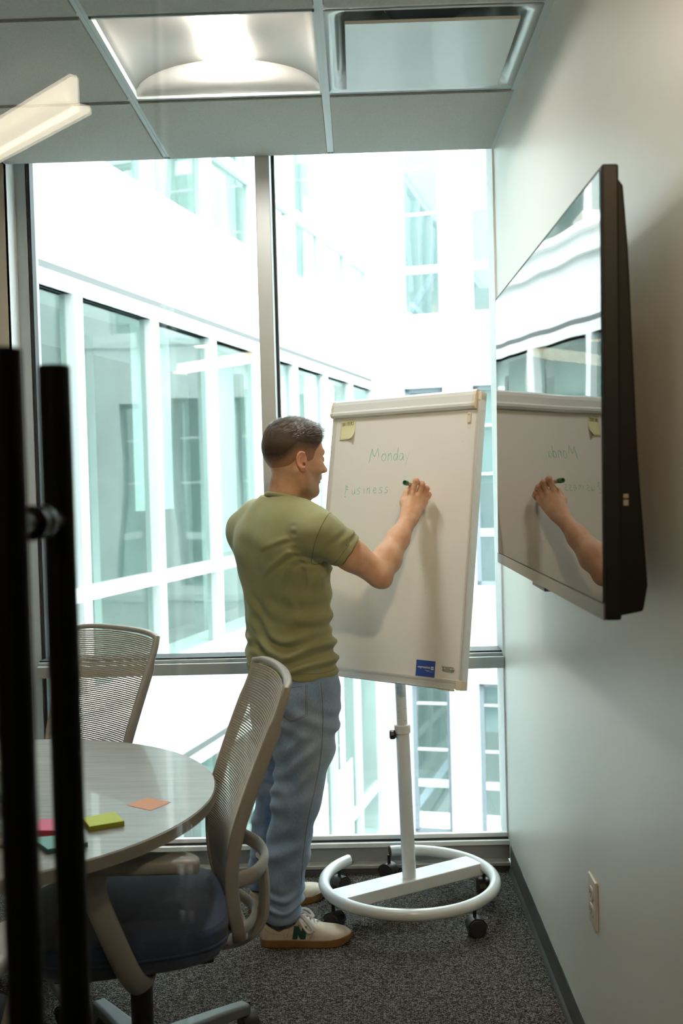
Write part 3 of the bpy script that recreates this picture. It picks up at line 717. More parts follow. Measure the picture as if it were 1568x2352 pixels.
for i, ch in enumerate('SNICKERS'):
    for sgm in NL[ch]:
        P = [Mb(.042+i*.0070, .884+i*.0005, .0022) @ Vector((a_*.0066, b_*.0125, 0)) for a_, b_ in sgm]
        g.tube(P, .00055, 5)
obj('scribbled_word', g, mat('black_ink', (.02, .02, .02), .6), sn, world=True)

# ================================================================== TABLE
TC = (-.953, 2.510); TR = .586; TZ = .735
tb = tag(empty('round_table', (TC[0], TC[1], 0)), 'round grey wood-grain meeting table at left with sticky note pads on it', 'table')
M_wood = mat('grey_oak_laminate', (.33, .33, .31), .30, noise=(5, .16, (1.2, 14, 1)), bump=(9, .15, (1.2, 22, 1)), coat=.35)
M_woode = mat('grey_oak_edge', (.34, .31, .26), .5, noise=(5, .12, (1, 1, 10)))
obj('table_top', G().lathe([(0.001, TZ-.029), (TR-.004, TZ-.029), (TR-.002, TZ-.0275), (TR-.002, TZ-.002), (TR-.003, TZ), (.001, TZ)], 128, M=Matrix.Translation((TC[0], TC[1], 0)), cap=False), M_wood, tb, world=True, smooth=35)
obj('edge_band', G().lathe([(TR-.0018, TZ-.0285), (TR, TZ-.0275), (TR, TZ-.0025), (TR-.0018, TZ-.0012)], 128, M=Matrix.Translation((TC[0], TC[1], 0)), cap=False), M_woode, tb, world=True, smooth=50)
obj('pedestal', G().lathe([(.045, .03), (.045, TZ-.03)], 32, M=Matrix.Translation((TC[0], TC[1], 0))), M_steel, tb, world=True, smooth=40)
obj('base_plate', G().lathe([(.30, 0), (.30, .006), (.24, .014), (.06, .03), (.05, .04)], 64, M=Matrix.Translation((TC[0], TC[1], 0))), M_steel, tb, world=True, smooth=40)
obj('top_plate', G().box(-.22, .22, -.22, .22, TZ-.036, TZ-.028, M=Matrix.Translation((TC[0], TC[1], 0))), M_steel, tb, world=True)

def slab(name, pts, z0, h, m, label, cat, group=None, sheets=0):
    c = Vector((sum(p[0] for p in pts)/4, sum(p[1] for p in pts)/4, z0))
    r = tag(empty(name, c), label, cat, group)
    o = obj('paper_stack' if sheets else 'paper_sheet', G().prism(pts, z0, z0+h), m[0], r, world=True)
    if sheets:
        q = [(c.x+(p[0]-c.x)*.999, c.y+(p[1]-c.y)*.999) for p in pts]
        g_ = G().prism(q, z0+h, z0+h+.0006)
        obj('top_sheet', g_, m[1], r, world=True)
    return r
z = TZ+.0002
slab('sticky_note', [(-.558, 2.429), (-.494, 2.386), (-.458, 2.446), (-.522, 2.486)], z, .0006, (mat('peach_paper', (.80, .42, .27), .8),)*2, 'single peach orange sticky note lying flat near the table edge', 'sticky note')
slab('sticky_note_pad', [(-.630, 2.308), (-.599, 2.246), (-.531, 2.280), (-.567, 2.346)], z, .011, (mat('lime_paper_edge', (.30, .31, .02), .8), mat('lime_yellow_paper', (.62, .72, .16), .8)), 'lime yellow sticky note pad on the table, right of the black handles', 'sticky note pad', sheets=1)
slab('sticky_note_pad', [(-.715, 2.285), (-.722, 2.212), (-.630, 2.204), (-.622, 2.280)], z, .017, (mat('red_pink_paper_edge', (.55, .06, .08), .8), mat('pink_paper', (.75, .20, .32), .8)), 'pink sticky note pad glimpsed between the two black handles', 'sticky note pad', sheets=1)
slab('sticky_note_pad', [(-.705, 2.185), (-.650, 2.112), (-.578, 2.150), (-.635, 2.200)], z, .010, (mat('teal_paper_edge', (.04, .12, .12), .8), mat('teal_paper', (.24, .48, .46), .8)), 'teal blue sticky note pad nearest the table edge, behind the handles', 'sticky note pad', sheets=1)
# water bottle and marker at the far left of the table
bt = tag(empty('water_bottle', (-.785, 2.235, TZ)), 'clear plastic water bottle on the table at the left picture edge', 'bottle')
M_pet = glass_mat('clear_plastic', (.82, .86, .88), .12, .6)
Mo = Matrix.Translation((-.785, 2.235, TZ))
obj('bottle_body', G().lathe([(.001, .001), (.026, .0), (.030, .006), (.030, .03), (.028, .034), (.030, .04), (.030, .085), (.027, .105), (.012, .130), (.0115, .142)], 40, M=Mo, cap=False), M_pet, bt, world=True, smooth=50)
obj('bottle_cap', G().lathe([(.0135, .142), (.014, .144), (.014, .158), (.012, .160)], 24, M=Mo), mat('white_cap', (.75, .77, .80), .4), bt, world=True, smooth=40)
obj('bottle_label', G().lathe([(.0304, .042), (.0304, .080)], 40, M=Mo, cap=False), mat('blue_grey_label', (.25, .30, .42), .5), bt, world=True, smooth=50)
pen = tag(empty('marker_pen', (-.78, 2.16, TZ)), 'beige marker lying on the table in front of the water bottle', 'marker')
obj('barrel', G().cyl((-.86, 2.152, TZ+.0085), (-.745, 2.166, TZ+.0085), .0082, n=20), mat('beige_barrel', (.42, .37, .29), .4), pen, world=True, smooth=40)
obj('cap', G().cyl((-.745, 2.166, TZ+.0085), (-.715, 2.1697, TZ+.0085), .0088, n=20), M_blackp, pen, world=True, smooth=40)

# ================================================================== CHAIRS (facing local +x)
M_taupe = mat('taupe_chair_plastic', (.37, .355, .32), .45)
M_taupe2 = mat('taupe_mesh_cord', (.50, .455, .375), .7)
M_blue = mat('dark_blue_seat_fabric', (.026, .046, .10), .85, noise=(160, .18), bump=(500, .25), sheen=.3)
M_greyb = mat('blue_grey_star_base', (.17, .19, .20), .42)
def back_x(z):
    """side profile of the backrest: distance behind the column"""
    pts = [(.42, -.215), (.50, -.195), (.60, -.190), (.69, -.205), (.80, -.245), (.90, -.285), (.97, -.315), (1.02, -.335)]
    return float(np.interp(z, [p[0] for p in pts], [p[1] for p in pts]))
_zz = np.linspace(.41, 1.03, 160); _xx = np.array([back_x(q) for q in _zz])
_k = np.ones(25)/25; _xp = np.convolve(np.pad(_xx, 12, mode='edge'), _k, 'valid')
bx = lambda z: float(np.interp(z, _zz, _xp))
def half_w(z): return float(np.interp(z, [.42, .5, .62, .8, .95, 1.02], [.150, .175, .195, .207, .214, .214]))
def make_chair(star_rot=0.0):
    r = empty('office_chair')
    def P(name, g, m, par=r, **k): return obj(name, g, m, par, **k)
    # star base: each leg its own part with a twin caster
    P('base_hub', G().lathe([(.045, .075), (.050, .085), (.048, .125), (.034, .14)], 32), M_greyb, smooth=40)
    for k in range(5):
        a_ = star_rot+2*PI*k/5
        Mq = Matrix.Rotation(a_, 4, 'Z')
        g = G(); secs = []
        for t, w_, zt_, hh_ in ((.03, .034, .130, .052), (.13, .027, .122, .040), (.24, .022, .108, .032), (.342, .019, .092, .030)):
            secs.append([(t, -w_, zt_-hh_), (t, w_, zt_-hh_), (t, w_, zt_-.006), (t, w_*.72, zt_), (t, -w_*.72, zt_), (t, -w_, zt_-.006)])
        g.add([v for s_ in secs for v in s_], [(i*6+q, i*6+(q+1) % 6, (i+1)*6+(q+1) % 6, (i+1)*6+q) for i in range(3) for q in range(6)] + [tuple(range(6))[::-1], tuple(range(18, 24))], M=Mq)
        lg = P('star_leg', g, M_greyb, bevel=.003)
        wh, hd_ = caster(None, Mq @ Vector((.350, 0, 0)), a_+1.2+k*.8, .029)
        c_ = P('caster', hd_, M_blackp, lg, smooth=35)
        # wheels joined to the caster object's parent leg as a sub-part
        P('caster_wheels', wh, M_blackp, lg, smooth=35)
    P('gas_column', G().cyl((0, 0, .12), (0, 0, .27), .027, n=28).cyl((0, 0, .26), (0, 0, .36), .018, n=24), M_blackp, smooth=40)
    P('mechanism', G().box(-.12, .10, -.075, .075, .335, .385), M_blackp, bevel=.008)
    # seat cushion
    g = G(); nr = 20; ns = 44
    def seat_pt(rad, th, top):
        c_, s_ = math.cos(th), math.sin(th); e_ = 2/3.6
        x = math.copysign(abs(c_)**e_, c_)*.235*rad; y = math.copysign(abs(s_)**e_, s_)*.235*rad
        x += .03
        dome = (1-rad**4)
        zt_ = .478+.018*dome-.012*max(0, (x-.1)/.17)**2
        return (x, y, zt_ if top else .392)
    rr_ = [.001, .3, .6, .8, .9, .96, .99, 1.0]
    for R_ in rr_: g.v += [seat_pt(R_, 2*PI*k/ns, True) for k in range(ns)]
    for zq, R_ in ((.462, 1.015), (.440, 1.02), (.415, 1.0), (.398, .95), (.392, .80)):
        g.v += [(x, y, zq) for x, y, _ in [seat_pt(R_, 2*PI*k/ns, True) for k in range(ns)]]
    tot = len(rr_)+5
    g.f = [(i*ns+k, i*ns+(k+1) % ns, (i+1)*ns+(k+1) % ns, (i+1)*ns+k) for i in range(tot-1) for k in range(ns)]
    sc_ = P('seat_cushion', g, M_blue, smooth=70)
    P('piping', G().tube([(x, y, .437) for x, y, _ in [seat_pt(1.025, 2*PI*k/ns, True) for k in range(ns)]], .003, 6, closed=True), M_blue, sc_, smooth=60)
    P('seat_pan', G().box(-.16, .20, -.17, .17, .378, .395), M_blackp, bevel=.006)
    # backrest frame: one closed loop, deeper at the sides
    zs_ = [1.02-(1.02-.42)*i/26 for i in range(27)]
    L_ = [Vector((bx(q)+(.0 if q < .98 else 0), half_w(q), q)) for q in zs_]
    top = []
    for i in range(1, 12):
        t = i/12; y = -half_w(1.02)+2*half_w(1.02)*t
        e_ = abs(2*t-1)
        top.append(Vector((bx(1.02)-.024*(1-e_**2)-.004, y, 1.02+.012*(1-e_**4))))
    bot = []
    for i in range(1, 8):
        t = i/8; y = half_w(.42)-2*half_w(.42)*t
        e_ = abs(2*t-1)
        bot.append(Vector((bx(.42)-.02*(1-e_**2), y, .42-.018*(1-e_**4))))
    Rr = [Vector((v.x, -v.y, v.z)) for v in L_]
    loop = L_ + bot + Rr[::-1] + top
    fr = G(); N = len(loop); nn = 12
    cen = Vector((-.24, 0, .72))
    for i, p in enumerate(loop):
        t = (loop[(i+1) % N]-loop[i-1]).normalized()
        X = Vector((1, 0, 0)); X = (X - t*X.dot(t)).normalized()
        S = t.cross(X).normalized()
        dz = 1.0 if p.z < .95 else .62
        for q in range(nn):
            th = 2*PI*q/nn; ca, sa = math.cos(th), math.sin(th)
            e_ = .62
            ca = math.copysign(abs(ca)**e_, ca); sa = math.copysign(abs(sa)**e_, sa)
            fr.v.append(tuple(p + X*(ca*.0160*dz-.010*dz) + S*(sa*.0085)))
    fr.f = [(i*nn+q, i*nn+(q+1) % nn, ((i+1) % N)*nn+(q+1) % nn, ((i+1) % N)*nn+q) for i in range(N) for q in range(nn)]
    bf = P('backrest_frame', fr, M_taupe, smooth=60)
    # woven mesh: thin horizontal cords
    g = G(); n_ = 98
    for i in range(n_):
        q = .432+(1.012-.432)*i/(n_-1); hw_ = half_w(q)-.004
        row = []
        for j in range(9):
            y = -hw_+2*hw_*j/8; e_ = abs(2*j/8-1)
            xq = bx(q)-.022*(1-e_**2)*min(1, (q-.42)/.1)
            row.append((xq, y, q+(.010*(1-e_**2) if q > .85 else 0)*(q-.85)/.17))
        o_ = len(g.v)
        for (x, y, zq) in row: g.v += [(x+.0006, y, zq-.0026), (x+.0006, y, zq+.0021), (x-.0010, y, zq+.0021), (x-.0010, y, zq-.0026)]
        for j in range(8):
            a_ = o_+j*4
            g.f += [(a_, a_+4, a_+5, a_+1), (a_+2, a_+6, a_+7, a_+3), (a_+1, a_+5, a_+6, a_+2), (a_+3, a_+7, a_+4, a_)]
    # sparse upright threads
    for j in range(1, 30):
        y = -.20+.40*j/30; pts_ = []
        for i in range(14):
            q = .44+.565*i/13
            if abs(y) > half_w(q)-.006: continue
            e_ = abs(y)/half_w(q); pts_.append((bx(q)-.022*(1-e_**2)*min(1, (q-.42)/.1)-.0006, y, q))
        if len(pts_) > 2: g.tube(pts_, .0007, 4, cap=False)
    P('mesh_back', g, M_taupe2, kind='stuff', label='open woven taupe mesh backrest')
    # J shaped spine and bracket behind the back
    pth = crom([(-.04, 0, .355), (-.15, 0, .350), (-.245, 0, .355), (-.296, 0, .395), (-.308, 0, .47), (-.302, 0, .56)], 6)
    P('spine', G().tube(pth, .026, 14, flat=(.5, 1.25), up=(0, 1, 0)), M_taupe, smooth=50)
    pth = crom([(bx(.565)-.02, half_w(.565)-.002, .572), (-.262, .15, .572), (-.298, .07, .572), (-.308, 0, .572), (-.298, -.07, .572), (-.262, -.15, .572), (bx(.565)-.02, -half_w(.565)+.002, .572)], 5)
    P('lumbar_bracket', G().tube(pth, .017, 12, flat=(.55, 1.2), up=(0, 0, 1)), M_taupe, smooth=50)
    pth = crom([(bx(.46)-.02, .15, .44), (-.262, .08, .43), (-.280, 0, .43), (-.262, -.08, .43), (bx(.46)-.02, -.15, .44)], 5)
    P('lower_bracket', G().tube(pth, .014, 12, flat=(.55, 1.1), up=(0, 0, 1)), M_taupe, smooth=50)
    # arms: a slanting support from under the seat and a pad
    for s_ in (-1, 1):
        pth = crom([(.00, s_*.06, .350), (.00, s_*.17, .352), (.03, s_*.235, .40), (.075, s_*.262, .52), (.105, s_*.268, .615), (.10, s_*.266, .664)], 6)
        am = P('arm_support', G().tube(pth, .022, 14, flat=(1.2, .6), up=(0, 1, 0)), M_taupe, smooth=50)
        g = G()
        Q = [(x-.004, y) for x, y in rrect(.235, .075, .034, 6)]
        pr = []
        for zq, sc2 in ((.662, .86), (.666, .96), (.676, 1.0), (.684, .98), (.690, .90), (.692, .70)):
            pr.append([(-.004+(x+.004)*(.94+.06*sc2), s_*.272+y*sc2, zq-.012*max(0, -(x-.045)/.12)**2) for x, y in Q])
        m_ = len(Q)
        g.add([v for s2 in pr for v in s2], [(i*m_+q, i*m_+(q+1) % m_, (i+1)*m_+(q+1) % m_, (i+1)*m_+q) for i in range(5) for q in range(m_)]+[tuple(range(m_))[::-1], tuple(range(5*m_, 6*m_))])
        P('arm_pad', g, M_taupe, am, smooth=60)
    return r
ch = make_chair(0.0)
C1 = Vector((-.558, 2.520, 0)); a1 = math.atan2(-.26, -.97)
# rotate the star so one leg points to the lower right of the picture
for o in [c for c in ch.children if c.name.startswith('star_leg')]:
    o.matrix_basis = Matrix.Rotation(math.radians(50)-a1, 4, 'Z')
CS = Matrix.Diagonal((1, 1, .985, 1))
ch.matrix_basis = Matrix.Translation(C1) @ Matrix.Rotation(a1, 4, 'Z') @ CS
tag(ch, 'taupe mesh-back office chair with dark blue seat, in the right foreground beside the table', 'chair', 'mesh office chairs around the round table')
def place(x, y, a_, label, star=0.):
    c_ = copy_tree(ch); c_.matrix_basis = Matrix.Translation((x, y, 0)) @ Matrix.Rotation(a_, 4, 'Z') @ CS
    tag(c_, label, 'chair', 'mesh office chairs around the round table')
    return c_
fwd2 = Vector((-.635, -.77, 0)).normalized()
m2 = Vector((-.815, 3.40, 0)) + fwd2*.325
place(m2.x, m2.y, math.atan2(fwd2.y, fwd2.x), 'taupe mesh-back office chair behind the table, in front of the window')
place(-.93, 1.86, math.radians(82), 'taupe office chair mostly hidden behind the black door handles at lower left')

# ================================================================== PERSON (distance fields turned into surfaces)
def V3(*a): return np.array(a, np.float32)
def sd_cone(p, a, b, ra, rb):
    a = V3(*a); b = V3(*b); ab = b-a; t = np.clip(((p-a)@ab)/float(ab@ab), 0, 1)
    q = p-a-t[:, None]*ab
    return np.sqrt((q*q).sum(1))-(ra+(rb-ra)*t)
def sd_ell(p, c, r, R=None):
    q = p-V3(*c)
    if R is not None: q = q@R          # columns of R are the local axes
    r = V3(*r)
    k0 = np.sqrt(((q/r)**2).sum(1)); k1 = np.sqrt(((q/(r*r))**2).sum(1))+1e-9
    return k0*(k0-1)/k1
def smin(a, b, k):
    h = np.clip(.5+.5*(b-a)/k, 0, 1); return b+(a-b)*h-k*h*(1-h)
def smax(a, b, k): return -smin(-a, -b, k)
def smooth01(x): x = np.clip(x, 0, 1); return x*x*(3-2*x)
def sdf_mesh(fn, lo, hi, h):
    """surface nets over a sparse grid"""
    lo = np.array(lo, float); hi = np.array(hi, float); B = 8
    nb = np.ceil((hi-lo)/(h*B)).astype(int); n = nb*B
    ci = np.stack(np.meshgrid(*[np.arange(k) for k in nb], indexing='ij'), -1).reshape(-1, 3)
    cc = lo+(ci+.5)*h*B-h*.5
    dc = fn(cc.astype(np.float32))
    D = np.repeat(np.repeat(np.repeat(dc.reshape(nb), B, 0), B, 1), B, 2).astype(np.float32)
    act = ci[np.abs(dc) < h*B*1.35]
    off = np.stack(np.meshgrid(*[np.arange(B)]*3, indexing='ij'), -1).reshape(-1, 3)
    for s in range(0, len(act), 600):
        idx = (act[s:s+600, None, :]*B+off[None]).reshape(-1, 3)
        D[idx[:, 0], idx[:, 1], idx[:, 2]] = fn((lo+idx*h).astype(np.float32))
    S = (D < 0)
    c = np.zeros(tuple(n-1), np.int8)
    for a in (0, 1):
        for b in (0, 1):
            for d in (0, 1): c += S[a:n[0]-1+a, b:n[1]-1+b, d:n[2]-1+d]
    A = np.argwhere((c > 0) & (c < 8))
    ids = -np.ones(tuple(n-1), np.int32); ids[A[:, 0], A[:, 1], A[:, 2]] = np.arange(len(A))
    acc = np.zeros((len(A), 3)); cnt = np.zeros(len(A))
    cor = [(a, b, d) for a in (0, 1) for b in (0, 1) for d in (0, 1)]
    for i, u in enumerate(cor):
        for v in cor[i+1:]:
            if sum(abs(x-y) for x, y in zip(u, v)) != 1: continue
            d0 = D[A[:, 0]+u[0], A[:, 1]+u[1], A[:, 2]+u[2]]; d1 = D[A[:, 0]+v[0], A[:, 1]+v[1], A[:, 2]+v[2]]
            m = (d0 < 0) != (d1 < 0)
            t = np.where(m, d0/np.where(m, d0-d1, 1), 0)
            acc[m] += (np.array(u)+t[:, None]*(np.array(v)-np.array(u)))[m]; cnt[m] += 1
    vs = lo+(A+acc/cnt[:, None])*h
    F = []
    for ax in range(3):
        o1, o2 = [(1, 2), (2, 0), (0, 1)][ax]
        sl0 = [slice(1, None)]*3; sl1 = [slice(1, None)]*3
        sl0[ax] = slice(0, -1)
        a0 = S[tuple(sl0)]; a1_ = S[tuple(sl1)]
        E_ = np.argwhere(a0 != a1_)
        e = E_.copy(); e[:, o1] += 1; e[:, o2] += 1
        ok = (e[:, o1] < n[o1]-1) & (e[:, o2] < n[o2]-1); e = e[ok]
        sg = S[e[:, 0], e[:, 1], e[:, 2]]
        def g_(d1, d2):
            q = e.copy(); q[:, o1] -= d1; q[:, o2] -= d2; return ids[q[:, 0], q[:, 1], q[:, 2]]
        q = np.stack([g_(1, 1), g_(0, 1), g_(0, 0), g_(1, 0)], 1)
        q[~sg] = q[~sg][:, ::-1]
        F.append(q[(q >= 0).all(1)])
    return vs, np.concatenate(F)
def grad(fn, p, e=.0015):
    g_ = np.stack([fn((p+d).astype(np.float32))-fn((p-d).astype(np.float32)) for d in np.eye(3)*e], 1)
    return g_/(np.linalg.norm(g_, axis=1, keepdims=True)+1e-9)
def snap(fn, pts, off=0.0, n=6):
    p = np.array(pts, float)
    for _ in range(n):
        g_ = grad(fn, p); p = p-g_*(fn(p.astype(np.float32))[:, None]-off)*.9
    return p
def fine(zs, *arrs, s=.022):
    f = np.linspace(zs[0], zs[-1], 220); k = np.exp(-.5*(np.arange(-40, 41)*(f[1]-f[0])/s)**2); k /= k.sum()
    out = [f]
    for a in arrs:
        v = np.interp(f, zs, a); e0 = v[0]-(v[1]-v[0])*np.arange(40, 0, -1)*0; pd = np.concatenate([2*v[0]-v[40:0:-1], v, 2*v[-1]-v[-2:-42:-1]])
        out.append(np.convolve(pd, k, 'valid'))
    return out
def loftf(p, zs, cx, cy, a, b, ax, power=2.0):
    """stacked elliptical sections; ax = unit vector (x,y) of the a-axis"""
    z = p[:, 2]; X = p[:, 0]-np.interp(z, zs, cx); Y = p[:, 1]-np.interp(z, zs, cy)
    A = np.interp(z, zs, a); Bb = np.interp(z, zs, b)
    u = X*ax[0]+Y*ax[1]; w = -X*ax[1]+Y*ax[0]
    k = ((np.abs(u)/A)**power+(np.abs(w)/Bb)**power)**(1/power)
    d = (k-1)*np.minimum(A, Bb)
    dz = np.maximum(zs[0]-z, z-zs[-1])
    return np.where(dz > 0, np.sqrt(np.maximum(d, 0)**2+dz**2), np.maximum(d, dz))

per = tag(empty('person', (-.30, 3.47, 0)), 'man in an olive t-shirt and light jeans writing on the whiteboard, back turned', 'person')
RX = (.66, -.751)                      # the wearer's right-hand axis across the body
# ---- head frame
HF = np.array([.848, .530, 0]); HL = np.array([-.530, .848, 0]); HU = np.array([0, 0, 1.])
_t = math.radians(-5)                  # slight downward look
HF2 = HF*math.cos(_t)+HU*math.sin(_t); HU2 = -HF*math.sin(_t)+HU*math.cos(_t)
RH = np.stack([HF2, HL, HU2], 1).astype(np.float32); HC_ = V3(-.205, 3.330, 1.556)
def hloc(p): return (p-HC_)@RH
def sd_skull(q):
    d = sd_ell(q, (-.008, 0, .028), (.094, .0755, .086))
    d = smin(d, sd_ell(q, (.030, 0, .028), (.066, .062, .070)), .02)
    return d
def sd_head(p):
    q = hloc(p); qa = q.copy(); qa[:, 1] = np.abs(qa[:, 1])
    d = sd_skull(q)
    d = smin(d, sd_ell(q, (.036, 0, -.040), (.056, .057, .076)), .022)
    d = smin(d, sd_ell(q, (.062, 0, -.062), (.034, .034, .036)), .016)
    d = smin(d, sd_cone(qa, (-.008, .056, -.046), (.020, .054, -.082), .015, .013), .030)   # jaw corner
    d = smin(d, sd_cone(qa, (.020, .052, -.082), (.074, .016, -.106), .015, .014), .028)
    d = smin(d, sd_ell(q, (.074, 0, -.102), (.018, .020, .015)), .018)                      # chin
    d = smin(d, sd_cone(qa, (.090, .010, .020), (.078, .045, .022), .008, .009), .016)      # brow
    d = smin(d, sd_ell(qa, (.060, .044, -.024), (.028, .020, .020)), .022)                  # cheek
    d = smax(d, -sd_ell(qa, (.101, .031, .000), (.015, .016, .011)), .014)                  # socket
    d = smin(d, sd_ell(qa, (.0825, .031, -.001), (.012, .0135, .0115)), .004)               # eye
    d = smin(d, sd_cone(qa, (.093, .021, .0065), (.086, .041, .004), .0035, .003), .006)    # upper lid
    d = smin(d, sd_cone(q, (.090, 0, .010), (.113, 0, -.028), .0085, .0095), .012)          # nose bridge
    d = smin(d, sd_ell(q, (.116, 0, -.031), (.011, .0105, .0090)), .006)
    d = smin(d, sd_ell(qa, (.1055, .0125, -.034), (.010, .0065, .0075)), .006)
    d = smax(d, -sd_ell(qa, (.1085, .0065, -.0415), (.005, .0032, .0035)), .003)
    d = smin(d, sd_ell(q, (.090, 0, -.052), (.012, .021, .012)), .012)                      # philtrum
    d = smin(d, sd_ell(q, (.0945, 0, -.0610), (.0070, .021, .0050)), .004)                  # lips
    d = smin(d, sd_ell(q, (.0925, 0, -.0715), (.0070, .018, .0055)), .004)
    d = smax(d, -sd_cone(qa, (.104, .0, -.0663), (.094, .023, -.0665), .0014, .0012), .003)
    # ears
    er = qa-V3(-.010, .078, -.017)
    c_, s_ = math.cos(.42), math.sin(.42)                                                   # ear tilts back and stands off
    ex = er[:, 0]*c_+er[:, 1]*s_; ey = -er[:, 0]*s_+er[:, 1]*c_; ez = er[:, 2]+er[:, 0]*.15
    E_ = np.stack([ex, ey, ez], 1)
    ear = sd_ell(E_, (0, 0, .004), (.0165, .0050, .0275))
    ear = smin(ear, sd_ell(E_, (.004, .0, -.021), (.009, .0042, .010)), .006)
    rim = np.sqrt((np.sqrt((E_[:, 0]/.0150)**2+((E_[:, 2]-.006)/.0240)**2)-1)**2*.0190**2+(E_[:, 1]-.0035)**2)-.0030
    rim = np.where(E_[:, 0] > .010, rim+.006, rim)
    ear = smin(ear, rim, .003)
    ear = smax(ear, -sd_ell(E_, (.003, .0055, .005), (.0085, .0045, .0150)), .003)
    ear = smax(ear, -sd_ell(E_, (.007, .006, -.006), (.0050, .0110, .0070)), .003)
    d = smin(d, ear, .005)
    return d
NK = [(-.250, 3.345, 1.375), (-.226, 3.335, 1.455), (-.214, 3.331, 1.52)]
def sd_neck(p):
    d = sd_cone(p, NK[0], NK[1], .066, .0545); d = smin(d, sd_cone(p, NK[1], NK[2], .0545, .056), .02)
    d = smin(d, sd_cone(p, (-.19, 3.385, 1.40), (-.172, 3.325, 1.50), .030, .030), .03)
    return d
def fn_head(p):
    d = smin(sd_head(p), sd_neck(p), .022)
    return smin(d, sd_cone(p, (-.350, 3.470, 1.325), (-.150, 3.230, 1.325), .040, .040), .05)
# ---- right arm and hand
SH, EL, WR = (-.128, 3.211, 1.322), (.0560, 3.250, 1.190), (.1600, 3.418, 1.3500)
iK, iP, iD, iT = (.1730, 3.457, 1.4322), (.1890, 3.452, 1.4715), (.1885, 3.482, 1.4700), (.1800, 3.499, 1.4530)
mK, mP, mD, mT = (.1935, 3.461, 1.4216), (.2080, 3.458, 1.4610), (.2090, 3.490, 1.4560), (.1990, 3.508, 1.4400)
rK, rP, rD, rT = (.2080, 3.470, 1.4110), (.2235, 3.470, 1.4460), (.2240, 3.501, 1.4400), (.2140, 3.514, 1.4240)
pK, pP, pD, pT = (.2160, 3.482, 1.4010), (.2310, 3.483, 1.4260), (.2310, 3.508, 1.4180), (.2220, 3.518, 1.4050)
def limb(p, pts, rad, k):
    d = None
    for i in range(len(pts)-1):
        e = sd_cone(p, pts[i], pts[i+1], rad[i], rad[i+1]); d = e if d is None else smin(d, e, k)
    return d
def vadd(a, b, t=1.0): return tuple(x+y*t for x, y in zip(a, b))
def mixp(a, b, t): return tuple(x+(y-x)*t for x, y in zip(a, b))
def fn_arm(p):
    d = sd_cone(p, SH, mixp(SH, EL, .55), .042, .0470)
    d = smin(d, sd_cone(p, mixp(SH, EL, .5), EL, .0475, .0400), .02)
    d = smin(d, sd_ell(p, (.068, 3.238, 1.168), (.026, .026, .024)), .02)                         # point of the elbow
    f1 = mixp(EL, WR, .25)
    d = smin(d, sd_cone(p, EL, f1, .0395, .0440), .016)
    d = smin(d, sd_cone(p, f1, mixp(EL, WR, .62), .0440, .0350), .02)
    d = smin(d, sd_cone(p, mixp(EL, WR, .62), WR, .0350, .0255), .02)
    h = sd_cone(p, WR, (.1660, 3.430, 1.366), .0255, .0255)
    # palm: metacarpal cones
    for K, o in ((iK, (-.008, -.002, .004)), (mK, (-.001, -.001, 0)), (rK, (.007, .004, -.002)), (pK, (.013, .009, -.005))):
        h = smin(h, sd_cone(p, vadd((.1640, 3.428, 1.362), o), K, .0165, .0112), .016)
    for a, r in (((iK), .0108), ((mK), .0112), ((rK), .0104), ((pK), .0094)):
        h = smin(h, sd_ell(p, vadd(a, (-.001, -.003, .001)), (r, r, r)), .007)
    d = smin(d, h, .018)
    for (a, b, c_, e_), r in (((iK, iP, iD, iT), 1.0), ((mK, mP, mD, mT), 1.0), ((rK, rP, rD, rT), .94), ((pK, pP, pD, pT), .82)):
        fg = limb(p, (a, b, c_, e_), [.0102*r, .0094*r, .0082*r, .0074*r], .004)
        fg = smin(fg, sd_ell(p, b, (.0102*r,)*3), .004)
        d = smin(d, fg, .0035)
    th = limb(p, ((.1500, 3.440, 1.374), (.1475, 3.462, 1.404), (.1580, 3.487, 1.434), (.1690, 3.506, 1.4475)), [.0150, .0135, .0098, .0085], .006)
    d = smin(d, th, .009)
    return d
def fn_larm(p):
    d = limb(p, ((-.372, 3.489, 1.322), (-.330, 3.600, 1.110), (-.230, 3.560, 1.130)), [.05, .040, .027], .02)
    h = sd_ell(p, (-.200, 3.550, 1.140), (.042, .016, .030))
    d = smin(d, h, .02)
    for k in range(4):
        z = 1.162-.017*k
        d = smin(d, limb(p, ((-.175, 3.545, z), (-.146, 3.528, z-.004), (-.160, 3.508, z-.010)), [.010, .009, .0075], .004), .004)
    d = smin(d, limb(p, ((-.215, 3.545, 1.160), (-.185, 3.53, 1.186), (-.165, 3.515, 1.180)), [.014, .011, .009], .005), .008)
    return d
def fn_trunk(p):
    z_ = [.80, .92, 1.02, 1.12, 1.22, 1.30, 1.36]
    return loftf(p, z_, [-.232, -.238, -.242, -.245, -.25, -.25, -.25], [3.42, 3.41, 3.40, 3.385, 3.365, 3.352, 3.35],
                 [.15, .145, .14, .15, .16, .165, .09], [.10, .095, .09, .095, .10, .09, .05], RX, 2.3)
parts_ = [sdf_mesh(fn_head, (-.46, 3.13, 1.28), (-.05, 3.56, 1.68), .0022),
          sdf_mesh(fn_arm, (-.19, 3.14, 1.12), (.26, 3.55, 1.50), .0017),
          sdf_mesh(fn_larm, (-.44, 3.42, 1.03), (-.07, 3.62, 1.40), .0035),
          sdf_mesh(fn_trunk, (-.44, 3.22, .78), (-.04, 3.56, 1.38), .008)]
vv, ff, o_ = [], [], 0
for v_, f_ in parts_: vv.append(v_); ff.append(f_+o_); o_ += len(v_)

